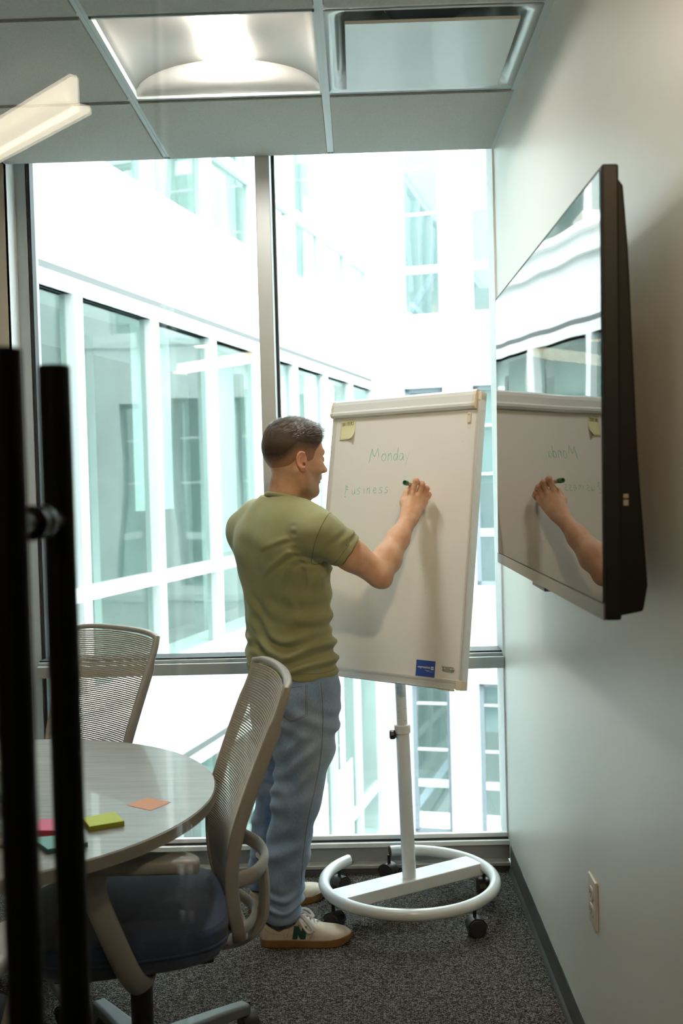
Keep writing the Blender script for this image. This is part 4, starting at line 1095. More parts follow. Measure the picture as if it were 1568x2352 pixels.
def skin_mat():
    m = mat('light_tan_skin', (.55, .275, .165), .5, spec=.4, sss=.12, bump=(420, .12)); nt = m.node_tree; b = nt.nodes['Principled BSDF']
    geo = nt.nodes.new('ShaderNodeNewGeometry')
    n1 = nt.nodes.new('ShaderNodeTexNoise'); n1.inputs['Scale'].default_value = 26; n1.inputs['Detail'].default_value = 4
    nt.links.new(geo.outputs['Position'], n1.inputs['Vector'])
    r = nt.nodes.new('ShaderNodeValToRGB'); r.color_ramp.elements[0].position = .3; r.color_ramp.elements[1].position = .72
    r.color_ramp.elements[0].color = (.60, .33, .20, 1); r.color_ramp.elements[1].color = (.74, .465, .31, 1)
    nt.links.new(n1.outputs['Fac'], r.inputs[0])
    at_ = nt.nodes.new('ShaderNodeAttribute'); at_.attribute_name = 'beard'
    n2 = nt.nodes.new('ShaderNodeTexNoise'); n2.inputs['Scale'].default_value = 700
    nt.links.new(geo.outputs['Position'], n2.inputs['Vector'])
    ml = nt.nodes.new('ShaderNodeMath'); ml.operation = 'MULTIPLY'; nt.links.new(at_.outputs['Fac'], ml.inputs[0]); nt.links.new(n2.outputs['Fac'], ml.inputs[1])
    mx = nt.nodes.new('ShaderNodeMixRGB'); mx.inputs[2].default_value = (.17, .115, .075, 1)
    nt.links.new(ml.outputs[0], mx.inputs[0]); nt.links.new(r.outputs[0], mx.inputs[1])
    lip = nt.nodes.new('ShaderNodeAttribute'); lip.attribute_name = 'flush'
    m2_ = nt.nodes.new('ShaderNodeMixRGB'); m2_.inputs[2].default_value = (.52, .16, .11, 1)
    nt.links.new(lip.outputs['Fac'], m2_.inputs[0]); nt.links.new(mx.outputs[0], m2_.inputs[1])
    nt.links.new(m2_.outputs[0], b.inputs['Base Color'])
    return m
M_skin = skin_mat()
Vb = np.concatenate(vv)
body = obj('body', (Vb, np.concatenate(ff)), M_skin, per, world=True, smooth=180)
q = hloc(Vb.astype(np.float32)); inh = (Vb[:, 2] > 1.40) & (Vb[:, 0] < 0)
beard = inh * smooth01((-.030-q[:, 2]+.5*np.maximum(0, .02-q[:, 0])*0)/.02) * smooth01((q[:, 0]+.005)/.02) * smooth01((q[:, 2]+.135)/.02)*.9
beard *= 1-smooth01((.016-np.abs(q[:, 1]))/.01)*smooth01((q[:, 2]+.048)/.012)
brow_ = inh*np.exp(-((q[:, 2]-.0215-.004*np.cos((np.abs(q[:, 1])-.03)*60))/.0038)**2)*smooth01((np.abs(q[:, 1])-.008)/.006)*smooth01((.054-np.abs(q[:, 1]))/.01)*smooth01((q[:, 0]-.06)/.01)*2.0
fade = np.zeros(len(Vb))
flush = inh*(np.exp(-(((q[:, 2]+.066)/.008)**2+(q[:, 1]/.02)**2))*(q[:, 0] > .088)*.8 + .35*np.exp(-(((np.abs(q[:, 1])-.083)/.012)**2))*(np.abs(q[:, 0]+.01) < .03)*(np.abs(q[:, 2]+.015) < .04))
kn = sum(np.exp(-(((Vb-np.array(k))**2).sum(1))/.011**2) for k in (iK, mK, rK, pK, iP, mP, rP, pP))
flush = np.clip(flush+.35*kn, 0, 1)
for nm, arr in (('beard', np.clip(beard+brow_, 0, 1.6)), ('flush', flush)):
    at_ = body.data.attributes.new(nm, 'FLOAT', 'POINT'); at_.data.foreach_set('value', arr.astype(np.float32))
# eyes
for s_ in (-1, 1):
    c_ = np.array(HC_)+RH@np.array([.0828, s_*.031, -.0015])
    ev = G().lathe([(.0001, .0118)]+[(.0118*math.sin(t), .0118*math.cos(t)) for t in [PI*i/14 for i in range(1, 14)]]+[(.0001, -.0118)], 20, M=Matrix.Translation(c_))
    eo = obj('eye', ev, mat('eye_white', (.62, .58, .54), .15), per, world=True, smooth=180)
    f_ = RH@np.array([1, -s_*.0, -.12]); f_ = Vector(f_).normalized()
    Mi_ = Matrix.Translation(Vector(c_)+f_*.0100) @ Vector((0, 0, 1)).rotation_difference(f_).to_matrix().to_4x4()
    obj('iris', G().lathe([(.0001, .0026), (.003, .0023), (.0056, .0011), (.0058, .000)], 20, M=Mi_), mat('grey_blue_iris', (.05, .07, .08), .1), eo, world=True, smooth=60)

# ---- hair: short sides fading into the skin, longer brushed top
def hair_line(q):
    """signed: <0 where hair grows. front line, temple, nape"""
    front = q[:, 0]-(.080-.20*np.maximum(0, np.abs(q[:, 1])-.040)+.25*np.minimum(0, q[:, 2]-.075)*0)
    low = np.interp(q[:, 0], [-.12, -.085, -.045, -.026, .012, .034, .042, .060, .085], [-.052, -.060, -.045, -.012, -.012, -.022, .020, .040, .062])
    return smax(front, low-q[:, 2], .006)
def hair_thick(q):
    top = smooth01((q[:, 2]-.045)/.05)
    th = .0016+.0065*top+.0075*top*smooth01((q[:, 0]-.0)/.07)+.0030*smooth01((q[:, 2]-.0)/.05)
    w = np.sin(q[:, 1]*330+np.sin(q[:, 0]*90)*1.6+q[:, 0]*60)*np.sin(q[:, 0]*130+q[:, 1]*70)
    return th+top*.0022*w
def fn_hair(p):
    q = hloc(p); s = sd_skull(q)
    return smax(s-hair_thick(q), hair_line(q), .007)
hv, hf = sdf_mesh(fn_hair, (-.36, 3.20, 1.47), (-.07, 3.46, 1.70), .0022)
def hair_mat():
    m = mat('dark_brown_hair', (.05, .032, .02), .55, spec=.35); nt = m.node_tree; b = nt.nodes['Principled BSDF']
    at_ = nt.nodes.new('ShaderNodeAttribute'); at_.attribute_name = 'cover'
    geo = nt.nodes.new('ShaderNodeNewGeometry'); mp = nt.nodes.new('ShaderNodeMapping'); mp.inputs['Scale'].default_value = (420, 420, 120)
    n2 = nt.nodes.new('ShaderNodeTexNoise'); n2.inputs['Scale'].default_value = 1.6; n2.inputs['Detail'].default_value = 3
    nt.links.new(geo.outputs['Position'], mp.inputs[0]); nt.links.new(mp.outputs[0], n2.inputs['Vector'])
    ad = nt.nodes.new('ShaderNodeMath'); ad.operation = 'MULTIPLY_ADD'; ad.inputs[1].default_value = .5; nt.links.new(n2.outputs['Fac'], ad.inputs[0]); nt.links.new(at_.outputs['Fac'], ad.inputs[2])
    r = nt.nodes.new('ShaderNodeValToRGB'); e = r.color_ramp.elements
    e[0].position = .22; e[0].color = (.42, .215, .13, 1); e[1].position = 1.35; e[1].color = (.055, .035, .022, 1)
    x = e.new(.60); x.color = (.16, .095, .058, 1); x = e.new(.95); x.color = (.030, .020, .014, 1)
    nt.links.new(ad.outputs[0], r.inputs[0]); nt.links.new(r.outputs[0], b.inputs['Base Color'])
    bp = nt.nodes.new('ShaderNodeBump'); bp.inputs['Strength'].default_value = .7; bp.inputs['Distance'].default_value = .0015
    nt.links.new(n2.outputs['Fac'], bp.inputs['Height']); nt.links.new(bp.outputs[0], b.inputs['Normal'])
    return m
M_hair = hair_mat()
hair = obj('hair', (hv, hf), M_hair, per, world=True, smooth=180)
q = hloc(hv.astype(np.float32))
dist = -hair_line(q)
cov = smooth01(dist/.016)*(.05+.95*smooth01((q[:, 2]-.004+.045*smooth01((-q[:, 0]-.02)/.06))/.070))
at_ = hair.data.attributes.new('cover', 'FLOAT', 'POINT'); at_.data.foreach_set('value', np.clip(cov, 0, 1).astype(np.float32))
# locks on the top and fringe, joined strands
g = G(); cnt_ = 0
while cnt_ < 5200:
    th = rng.uniform(-PI, PI); el = rng.uniform(.12, 1.0)
    u0 = np.array([math.cos(th)*math.sqrt(1-el*el)*.11-.0, math.sin(th)*math.sqrt(1-el*el)*.085, el*.11+.02])
    u0 = u0*1.05
    p0 = u0*(1-float(sd_skull(u0[None].astype(np.float32))[0]-.002)/np.linalg.norm(u0))
    if hair_line(p0[None].astype(np.float32))[0] > -.004 or p0[2] < .055: continue
    nrm = p0/np.linalg.norm(p0); p0 = p0+nrm*(float(hair_thick(p0[None].astype(np.float32))[0])-.004)
    Lh = rng.uniform(.014, .026)*(1.0 if p0[0] < .03 else 1.15)
    dr = np.array([1.0, rng.normal(0, .35)-p0[1]*4, .25+rng.normal(0, .25)]); dr = dr-nrm*dr.dot(nrm)*.75; dr /= np.linalg.norm(dr)
    pts_ = []
    for k in range(4):
        t = k/3; pts_.append(p0+dr*Lh*t+nrm*((.009+.004*rng.rand()*(p0[0] > -.02))*math.sin(t*1.8))*smooth01(np.array((p0[2]-.04)/.05))+np.array([0, 0, -.003*t*t]))
    w_ = np.cross(dr, nrm); w_ /= np.linalg.norm(w_)
    o_ = len(g.v)
    for k, P_ in enumerate(pts_):
        ww = .00060*(1-k/3.4)
        for s_ in (-1, 1): g.v.append(tuple(np.array(HC_)+RH@(P_+w_*ww*s_)))
    g.f += [(o_+2*k, o_+2*k+1, o_+2*k+3, o_+2*k+2) for k in range(3)]
    cnt_ += 1
M_lock = mat('brown_grey_hair_strands', (.115, .085, .062), .36, noise=(60, .7), spec=.8)
obj('hair_strands', (np.array(g.v), np.array(g.f)), M_lock, hair, world=True, kind='stuff')

# ---- olive t-shirt
ZT = [.858, .90, .95, 1.0, 1.06, 1.12, 1.20, 1.26, 1.31, 1.345, 1.375, 1.405, 1.435]
TXc = [-.232, -.234, -.236, -.238, -.240, -.243, -.246, -.248, -.250, -.250, -.250, -.247, -.240]
TYc = [3.415, 3.413, 3.41, 3.405, 3.40, 3.39, 3.375, 3.365, 3.357, 3.352, 3.350, 3.348, 3.345]
TA = [.166, .168, .166, .160, .160, .168, .182, .190, .190, .180, .158, .120, .072]
TB = [.124, .125, .122, .116, .112, .113, .120, .123, .120, .112, .097, .080, .064]
ZT, TXc, TYc, TA, TB = fine(ZT, TXc, TYc, TA, TB)
RX3 = np.array([RX[0], RX[1], 0]); FX3 = np.array([.751, .66, 0])
SLE = (-.038, 3.222, 1.262)                      # middle of the sleeve opening
SDIR = np.array([.80, .17, -.575]); SDIR /= np.linalg.norm(SDIR)
LSL = (-.352, 3.560, 1.205); LDIR = np.array([.14, .50, -.85]); LDIR /= np.linalg.norm(LDIR)
def wr_shirt(p):
    x, y, z = p[:, 0], p[:, 1], p[:, 2]
    u = (x+.245)*RX[0]+(y-3.38)*RX[1]; w = (x+.245)*.751+(y-3.38)*.66
    t = u*1.0+w*.35
    d = np.zeros(len(p))
    # bunched folds over the hips
    low = np.exp(-((z-.955)/.055)**2)
    d += .0082*low*np.sin(z*125+3.0*np.sin(t*13+.6)+1.2*np.sin(t*31))*(.55+.45*np.sin(t*9+1.0))
    d += .0030*np.exp(-((z-.905)/.04)**2)*np.sin(z*150+4.0*np.sin(t*11+2.2))
    # long diagonal drags from the right side down to the left hip
    s = z+.55*u
    d += .0055*np.exp(-((z-1.03)/.09)**2)*np.sin(s*85+1.5*np.sin(u*24))*smooth01((u+.17)/.1)
    # vertical soft drapes in the lower back
    d += .0032*np.exp(-((z-1.07)/.12)**2)*np.sin(u*62+1.6*np.sin(z*17))
    # pull lines under the raised right arm
    a_ = np.sqrt((x+.10)**2+(y-3.22)**2+(z-1.27)**2)
    ang_ = np.arctan2(z-1.27, (x+.10))
    d += .0035*np.exp(-((a_-.12)/.035)**2)*np.sin(ang_*9)*smooth01((1.25-z)/.05)
    # sleeve ripples
    e = (p-np.array(SLE))@SDIR
    d += .0020*np.exp(-((e+.03)/.05)**2)*np.sin(e*140+2*np.sin(z*60))*(x > -.12)
    d += .0016*np.sin(u*40+z*33)*np.sin(z*41-u*21)
    # creases running from the right armpit across the back
    for (u0, z0, u1, z1, am_) in ((.175, 1.262, .045, 1.175, .0060), (.178, 1.245, .075, 1.095, .0065), (.172, 1.225, .110, 1.010, .0055), (.165, 1.30, .060, 1.262, .0035)):
        du, dz_ = u1-u0, z1-z0; L2 = du*du+dz_*dz_; tt = np.clip(((u-u0)*du+(z-z0)*dz_)/L2, 0, 1)
        ds = ((u-u0)*dz_-(z-z0)*du)/math.sqrt(L2); in_ = smooth01(tt/.08)*(1-tt)**.7*(tt < 1)
        d += (w < 0)*am_*in_*(np.exp(-((ds-.010)/.010)**2)-1.2*np.exp(-(ds/.0065)**2))
    # small gathers along the armhole seam
    d += (w < 0)*.0011*np.exp(-((u-.180)/.012)**2)*np.sin(z*260)*smooth01((z-1.20)/.03)*smooth01((1.37-z)/.03)
    # shoulder-blade hollow and spine
    d -= .006*np.exp(-((u)/.03)**2)*np.exp(-((z-1.18)/.12)**2)*(w < 0)
    d += .006*np.exp(-((np.abs(u)-.085)/.045)**2)*np.exp(-((z-1.26)/.06)**2)*(w < 0)
    return d
def fn_shirt(p):
    d = loftf(p, ZT, TXc, TYc, TA, TB, RX, 2.25)
    d = smin(d, sd_cone(p, (-.335, 3.447, 1.366), (-.374, 3.492, 1.322), .050, .060), .035)
    d = smin(d, sd_cone(p, (-.262, 3.362, 1.395), (-.345, 3.458, 1.362), .050, .050), .04)
    d = smin(d, sd_cone(p, (-.172, 3.262, 1.362), (-.125, 3.208, 1.326), .048, .064), .035)
    d = smin(d, sd_cone(p, (-.222, 3.320, 1.390), (-.158, 3.245, 1.358), .048, .050), .04)
    sl = sd_cone(p, (-.130, 3.211, 1.326), vadd(SLE, SDIR, .03), .067, .0570)
    sl = smax(sl, ((p-np.array(SLE))@SDIR).astype(np.float32), .003)
    d = smin(d, sl, .022)
    ll = sd_cone(p, (-.375, 3.492, 1.322), vadd(LSL, LDIR, .03), .066, .062)
    ll = smax(ll, ((p-np.array(LSL))@LDIR).astype(np.float32), .003)
    d = smin(d, ll, .03)
    d = d-wr_shirt(p).astype(np.float32)
    # openings: hem, collar, sleeves
    d = smax(d, .8600+.018*((p[:, 0]+.24)*RX[0]+(p[:, 1]-3.41)*RX[1])*-1.0-.008*np.sin(p[:, 0]*30)-p[:, 2], .002)
    hol = sd_cone(p, vadd(SLE, SDIR, -.025), vadd(SLE, SDIR, .06), .0520, .0540)
    d = smax(d, -hol, .003)
    d = smax(d, -sd_cone(p, vadd(LSL, LDIR, -.03), vadd(LSL, LDIR, .06), .054, .058), .003)
    d = smax(d, -(sd_neck(p)-.001), .004)
    col = (p[:, 2]-1.432)-.28*((p[:, 0]+.235)*-.751+(p[:, 1]-3.34)*-.66)
    d = smax(d, col.astype(np.float32), .006)
    return d
def cloth_mat(name, c0, c1, wsc, bumps, rough=.9):
    m = mat(name, c0, rough, spec=.2, sheen=.25); nt = m.node_tree; b = nt.nodes['Principled BSDF']
    tc = nt.nodes.new('ShaderNodeTexCoord'); n1 = nt.nodes.new('ShaderNodeTexNoise'); n1.inputs['Scale'].default_value = wsc; n1.inputs['Detail'].default_value = 6
    nt.links.new(tc.outputs['Object'], n1.inputs['Vector'])
    r = nt.nodes.new('ShaderNodeValToRGB'); r.color_ramp.elements[0].position = .32; r.color_ramp.elements[1].position = .7
    r.color_ramp.elements[0].color = (*c0, 1); r.color_ramp.elements[1].color = (*c1, 1)
    nt.links.new(n1.outputs['Fac'], r.inputs[0]); nt.links.new(r.outputs[0], b.inputs['Base Color'])
    n2 = nt.nodes.new('ShaderNodeTexNoise'); n2.inputs['Scale'].default_value = bumps[0]; nt.links.new(tc.outputs['Object'], n2.inputs['Vector'])
    bp = nt.nodes.new('ShaderNodeBump'); bp.inputs['Strength'].default_value = bumps[1]; bp.inputs['Distance'].default_value = .001
    nt.links.new(n2.outputs['Fac'], bp.inputs['Height']); nt.links.new(bp.outputs[0], b.inputs['Normal'])
    return m, r
M_tee, _ = cloth_mat('olive_cotton', (.285, .295, .140), (.345, .355, .185), 12, (900, .35))
sv, sf = sdf_mesh(fn_shirt, (-.49, 3.13, .83), (.03, 3.62, 1.46), .0030)
tee = obj('t_shirt', (sv, sf), M_tee, per, world=True, smooth=180)
M_seam = mat('olive_seam', (.16, .155, .065), .9)
def seam(name, pts, fn, r, m, par, off=.0004, closed=False, sub=8, flat=None):
    P_ = np.array([tuple(v) for v in crom(pts, sub, closed)]); P_ = snap(fn, P_, off)
    g_ = G(); g_.tube([tuple(v) for v in P_], r, 6, closed=closed, cap=not closed); return obj(name, g_, m, par, world=True, smooth=60)
# ribbed collar band
ring = []
for k in range(24):
    t = 2*PI*k/24; dx, dy = math.cos(t), math.sin(t)
    x, y = -.236+.062*dx, 3.341+.062*dy
    z = 1.4260+.28*((x+.235)*-.751+(y-3.34)*-.66)
    ring.append((x, y, z))
P_ = snap(lambda p: sd_neck(p), ring, .0045)
obj('collar_band', G().tube([tuple(v) for v in crom([tuple(v) for v in P_], 3, True)], .0050, 8, closed=True, flat=(.55, 1.5), up=(0, 0, 1)), M_tee, tee, world=True, smooth=180)
# armhole seam, sleeve hem stitch, bottom hem stitch
pts_ = []
for k in range(20):
    t = 2*PI*k/20; c_ = np.array([-.113, 3.222, 1.305]); a_ = np.array([.90, -.20, -.35]); a_ /= np.linalg.norm(a_)
    e1 = np.cross(a_, [0, 0, 1]); e1 /= np.linalg.norm(e1); e2 = np.cross(a_, e1); pts_.append(tuple(c_+e1*.085*math.cos(t)+e2*.085*math.sin(t)))
seam('armhole_seam', pts_, fn_shirt, .0009, M_seam, tee, .0002, True, 4)
pts_ = []
e1 = np.cross(SDIR, [0, 0, 1]); e1 /= np.linalg.norm(e1); e2 = np.cross(SDIR, e1)
for k in range(20):
    t = 2*PI*k/20; pts_.append(tuple(np.array(SLE)-SDIR*.021+e1*.066*math.cos(t)+e2*.066*math.sin(t)))
seam('sleeve_hem_stitch', pts_, fn_shirt, .0006, M_seam, tee, .0001, True, 4)
pts_ = []
for k in range(36):
    t = 2*PI*k/36; pts_.append((-.233+.17*math.cos(t)*RX[0]-.126*math.sin(t)*RX[1], 3.414+.17*math.cos(t)*RX[1]+.126*math.sin(t)*RX[0], .884-.003*math.cos(t)))
seam('hem_stitch', pts_, fn_shirt, .0006, M_seam, tee, .0001, True, 4)

# ---- jeans
def legs(p, sgn):
    if sgn > 0: J = ((-.185, 3.365, .80), (-.195, 3.362, .64), (-.224, 3.350, .47), (-.258, 3.345, .30), (-.282, 3.343, .11)); R_ = [.100, .094, .076, .067, .064]
    else: J = ((-.275, 3.475, .80), (-.285, 3.520, .64), (-.300, 3.565, .46), (-.330, 3.590, .30), (-.358, 3.612, .11)); R_ = [.098, .088, .071, .063, .062]
    return limb(p, J, R_, .03)
def wr_jeans(p):
    x, y, z = p[:, 0], p[:, 1], p[:, 2]
    front = x+.24
    d = .0052*np.exp(-((z-.50)/.07)**2)*np.sin(z*115-front*26+1.5*np.sin(y*30))*smooth01((.02-front)/.10)   # behind the knee
    d += .0062*np.exp(-((z-.60)/.10)**2)*np.sin((z-front*.75)*88+.8)*(.6+.4*np.sin(front*40))
    d += .0030*np.exp(-((z-.72)/.06)**2)*np.sin((z+front*.5)*100)
    d += .0062*np.exp(-((z-.135)/.045)**2)*np.sin(z*155+2.0*np.sin(front*38+y*20))
    d += .0028*np.exp(-((z-.30)/.14)**2)*np.sin((z*1.0-front*.6)*62+2*np.sin(z*20))
    d += .0014*np.sin(z*57+front*40)*np.sin(front*63-z*22)
    return d
def fn_jeans(p):
    hp = loftf(p, [.70, .76, .82, .88, .93], [-.225, -.228, -.230, -.232, -.234], [3.418, 3.416, 3.415, 3.412, 3.41], [.150, .160, .163, .156, .150], [.108, .121, .122, .112, .104], RX, 2.2)
    seat = sd_ell(p, (-.265, 3.350, .775), (.085, .085, .085))
    hp = smin(hp, seat, .05)
    a = legs(p, 1); b = legs(p, -1)
    d = smin(smin(hp, a, .045), b, .045)
    d = np.maximum(d, .070-p[:, 2]+.10*np.maximum(0, p[:, 0]+.25)*-1)
    d = d-wr_jeans(p).astype(np.float32)
    # cuff openings
    for c_ in ((-.282, 3.343), (-.358, 3.612)):
        d = smax(d, -sd_cone(p, (c_[0], c_[1], .105), (c_[0], c_[1], .02), .052, .058), .004)
    return d
M_jean, jr = cloth_mat('light_blue_denim', (.18, .31, .52), (.40, .56, .80), 7, (1100, .5))
# worn paler thighs and seat: wear with a shape of its own
nt = M_jean.node_tree; b = nt.nodes['Principled BSDF']
aw = nt.nodes.new('ShaderNodeAttribute'); aw.attribute_name = 'wear'
tc = nt.nodes.new('ShaderNodeTexCoord'); mpn = nt.nodes.new('ShaderNodeMapping'); mpn.inputs['Scale'].default_value = (500, 500, 90)
nn_ = nt.nodes.new('ShaderNodeTexNoise'); nn_.inputs['Scale'].default_value = 1.0; nt.links.new(tc.outputs['Object'], mpn.inputs[0]); nt.links.new(mpn.outputs[0], nn_.inputs['Vector'])
m1 = nt.nodes.new('ShaderNodeMixRGB'); m1.inputs[2].default_value = (.60, .70, .82, 1)
nt.links.new(aw.outputs['Fac'], m1.inputs[0]); nt.links.new(jr.outputs[0], m1.inputs[1])
m2n = nt.nodes.new('ShaderNodeMixRGB'); m2n.blend_type = 'MULTIPLY'; m2n.inputs[0].default_value = .55
nt.links.new(m1.outputs[0], m2n.inputs[1]); nt.links.new(nn_.outputs['Fac'], m2n.inputs[2])
ga = nt.nodes.new('ShaderNodeBrightContrast'); ga.inputs['Bright'].default_value = .03
nt.links.new(m2n.outputs[0], ga.inputs[0]); nt.links.new(ga.outputs[0], b.inputs['Base Color'])
jv, jf = sdf_mesh(fn_jeans, (-.46, 3.22, .055), (-.05, 3.70, .95), .0030)
jean = obj('jeans', (jv, jf), M_jean, per, world=True, smooth=180)
wx = jv[:, 0]+.24; wz = jv[:, 2]
wear = .55*smooth01((wx-.02)/.07)*np.exp(-((wz-.60)/.16)**2)+.30*np.exp(-((wz-.76)/.05)**2)*smooth01((-wx)/.06)+.25*(wr_jeans(jv.astype(np.float32))*120).clip(0, 1)
at_ = jean.data.attributes.new('wear', 'FLOAT', 'POINT'); at_.data.foreach_set('value', np.clip(wear, 0, .8).astype(np.float32))
M_st = mat('denim_stitching', (.20, .20, .21), .9); M_stl = mat('pale_denim_edge', (.42, .46, .52), .9)
# back pocket outline, side seam, yoke: placed on the surface facing back-right of the wearer
def onj(x, z, y0=3.22): return (x, y0, z)
def jseam(name, pts, r=.0008, m=None, off=.0003):
    """points start in front of the seat (camera side) and slide onto the cloth"""
    P_ = np.array([tuple(v) for v in crom(pts, 6)])
    d_ = fn_jeans(P_.astype(np.float32))
    for _ in range(40):
        P_[:, 1] += np.clip(d_, -.01, .02)*.7; d_ = fn_jeans(P_.astype(np.float32))
    P_ = snap(fn_jeans, P_, off, 2)
    g_ = G(); g_.tube([tuple(v) for v in P_], r, 5); return obj(name, g_, m or M_st, jean, world=True, smooth=60)
for o_ in (0, .0045):
    jseam('pocket_stitch', [onj(-.301+o_, .815), onj(-.298+o_, .790), onj(-.294+o_, .760), onj(-.290+o_, .728)][::1] if False else [onj(-.176-o_, .850), onj(-.177-o_, .800), onj(-.178-o_, .752+o_)])
    jseam('pocket_stitch', [onj(-.178-o_, .752+o_), onj(-.205, .742+o_), onj(-.229, .731+o_)])
    jseam('pocket_stitch', [onj(-.229, .731+o_), onj(-.245, .742+o_), onj(-.262+o_, .757+o_)])
jseam('yoke_seam', [onj(-.30, .832), onj(-.24, .838), onj(-.19, .845)], .0010)
jseam('side_seam', [onj(-.134, .850), onj(-.130, .80), onj(-.131, .72), onj(-.140, .62), onj(-.160, .52), onj(-.185, .42), onj(-.205, .30), onj(-.215, .20)], .0012, M_st)
jseam('side_seam', [onj(-.137, .850), onj(-.134, .80), onj(-.135, .74)], .0007, M_stl)

# ---- sneakers
M_upper = mat('cream_suede', (.62, .545, .43), .85, noise=(60, .05), bump=(700, .3), sheen=.2)
M_gum = mat('gum_rubber_sole', (.24, .125, .035), .5, noise=(30, .15))
M_green = mat('dark_green_leather', (.010, .075, .065), .5)
M_lace = mat('white_laces', (.78, .78, .80), .8)
M_lin = mat('grey_sock_and_lining', (.16, .17, .18), .9)
def shoe(loc, rz, label):
    r = empty('sneaker', (0, 0, 0)); r.parent = per
    Mw = Matrix.Translation(Vector(loc)-Vector(per.matrix_basis.translation)) @ Matrix.Rotation(rz, 4, 'Z')
    r.matrix_basis = Mw
    r['label'] = label
    # outline in local frame: x forward from heel 0 to toe .288, y left
    X0_ = [-.01, .03, .05, .09, .13, .17, .21, .240, .30]; W0_ = [.033, .034, .036, .0365, .038, .043, .0475, .0480, .046]
    X_ = np.linspace(-.003, .2885, 90); Wd = np.interp(X_, X0_, W0_)*np.sqrt(np.clip(1-(np.maximum(0, .034-X_)/.0372)**2.2, 0, 1))*np.sqrt(np.clip(1-(np.maximum(0, X_-.225)/.0637)**2.3, 0, 1))
    X_ = np.concatenate([[-.02], X_, [.305]]); Wd = np.concatenate([[-.03], Wd, [-.03]])
    Yc = np.interp(X_, [0, .05, .13, .17, .21, .245, .29], [0, 0, -.003, -.003, 0, .003, .006])
    def fp(p, grow=0):
        w = np.interp(p[:, 0], X_, Wd)+grow; yc = np.interp(p[:, 0], X_, Yc)
        sl_ = 1.0
        return (np.abs(p[:, 1]-yc)-w)*.8
    def fs(p):
        zt = .026+.004*smooth01((p[:, 0]-.2)/.08)
        zb = .012*smooth01((p[:, 0]-.23)/.06)**2
        return smax(smax(fp(p, .002), p[:, 2]-zt, .003), zb-p[:, 2], .003)
    H_ = ([-.005, .0, .02, .06, .10, .125, .16, .20, .24, .27, .290], [.070, .078, .080, .066, .070, .082, .074, .058, .050, .042, .026])
    def fu(p):
        h = np.interp(p[:, 0], *H_); w = np.interp(p[:, 0], X_, Wd); yc = np.interp(p[:, 0], X_, Yc)
        zz = np.clip((p[:, 2]-.018)/(h-.018), 0, 1.5)
        side = (np.abs((p[:, 1]-yc)/np.maximum(w*(1.0-.12*zz), .0015))**2.6+zz**3.0)**(1/2.6)-1
        d = side*np.clip(w, .004, .03)*.75; d = np.where(w <= 0, np.maximum(d, .004), d)
        d = smax(d, .016-p[:, 2], .002)
        # foot opening
        op = sd_ell(p, (.052, 0, .092), (.052, .026, .048)); d = smax(d, -op, .004)
        tg = sd_cone(p, (.115, 0, .070), (.092, 0, .102), .016, .013)
        tg = smax(tg, -sd_ell(p, (.075, 0, .098), (.024, .03, .04)), .004)
        return smin(d, tg, .008)
    up = obj('upper', sdf_mesh(fu, (-.015, -.06, .008), (.30, .06, .125), .0022), M_upper, r, smooth=180)
    obj('sole', sdf_mesh(fs, (-.015, -.06, -.004), (.30, .06, .036), .0022), M_gum, r, smooth=180, label='tan gum rubber sole')
    obj('lining', sdf_mesh(lambda p: sd_ell(p, (.052, 0, .060), (.048, .024, .022)), (-.01, -.04, .03), (.12, .04, .09), .003), M_lin, r, smooth=180)
    obj('sock', G().cyl((.058, 0, .05), (.060, 0, .14), .030, n=20), M_lin, r, smooth=60)
    # letter N on the outer side (wearer's right side for the right shoe): built on the surface
    for side in (-1,) if True else (1,):
        poly = [[(0, 0), (.009, 0), (.0125, .026), (.0035, .026)], [(.0035, .026), (.0125, .026), (.0235, 0), (.0145, 0)], [(.0145, 0), (.0235, 0), (.027, .026), (.018, .026)]]
        for k in range(1):
            g = G()
            for pl_ in poly:
                n_ = 5; base = len(g.v); P2 = []
                a_, b_, c_, d_ = [np.array(v) for v in pl_]
                for i in range(n_+1):
                    for j in range(n_+1):
                        s_, t_ = i/n_, j/n_; q_ = (a_*(1-s_)+b_*s_)*(1-t_)+(d_*(1-s_)+c_*s_)*t_
                        P2.append((.100+q_[0]*1.75, side*.07, .0290+q_[1]*1.42))
                P2 = np.array(P2)
                for _ in range(30):
                    d0 = fu(P2.astype(np.float32)); P2[:, 1] -= side*np.clip(d0, -.01, .02)*.7
                P2[:, 1] += side*.0009
                g.v += [tuple(v) for v in P2]
                g.f += [(base+i*(n_+1)+j, base+i*(n_+1)+j+1, base+(i+1)*(n_+1)+j+1, base+(i+1)*(n_+1)+j) for i in range(n_) for j in range(n_)]
            obj('letter_patch', g, M_green, up, solid=.0012, label='dark green letter N')
    # overlay panel lines
    def ss(name, pts, r_, m_, off=.0006, side=-1):
        P_ = np.array([tuple(v) for v in crom(pts, 6)])
        for _ in range(30): P_[:, 1] -= side*np.clip(fu(P_.astype(np.float32)), -.01, .02)*.7
        P_[:, 1] += side*off
        return obj(name, G().tube([tuple(v) for v in P_], r_, 6), m_, up, smooth=60)
    M_pn = mat('tan_suede_edge', (.42, .36, .27), .9)
    ss('panel_seam', [(.005, -.07, .062), (.035, -.07, .048), (.075, -.07, .040), (.080, -.07, .030)], .0012, M_upper)
    ss('panel_seam', [(.082, -.07, .034), (.092, -.07, .062), (.098, -.07, .074)], .0010, M_pn)
    ss('panel_seam', [(.155, -.07, .030), (.165, -.07, .046), (.168, -.07, .052)], .0010, M_pn)
    ss('panel_seam', [(.100, -.07, .070), (.125, -.07, .066), (.155, -.07, .056), (.175, -.07, .050)], .0010, M_pn)
    # laces: bars, knot and loops
    g = G()
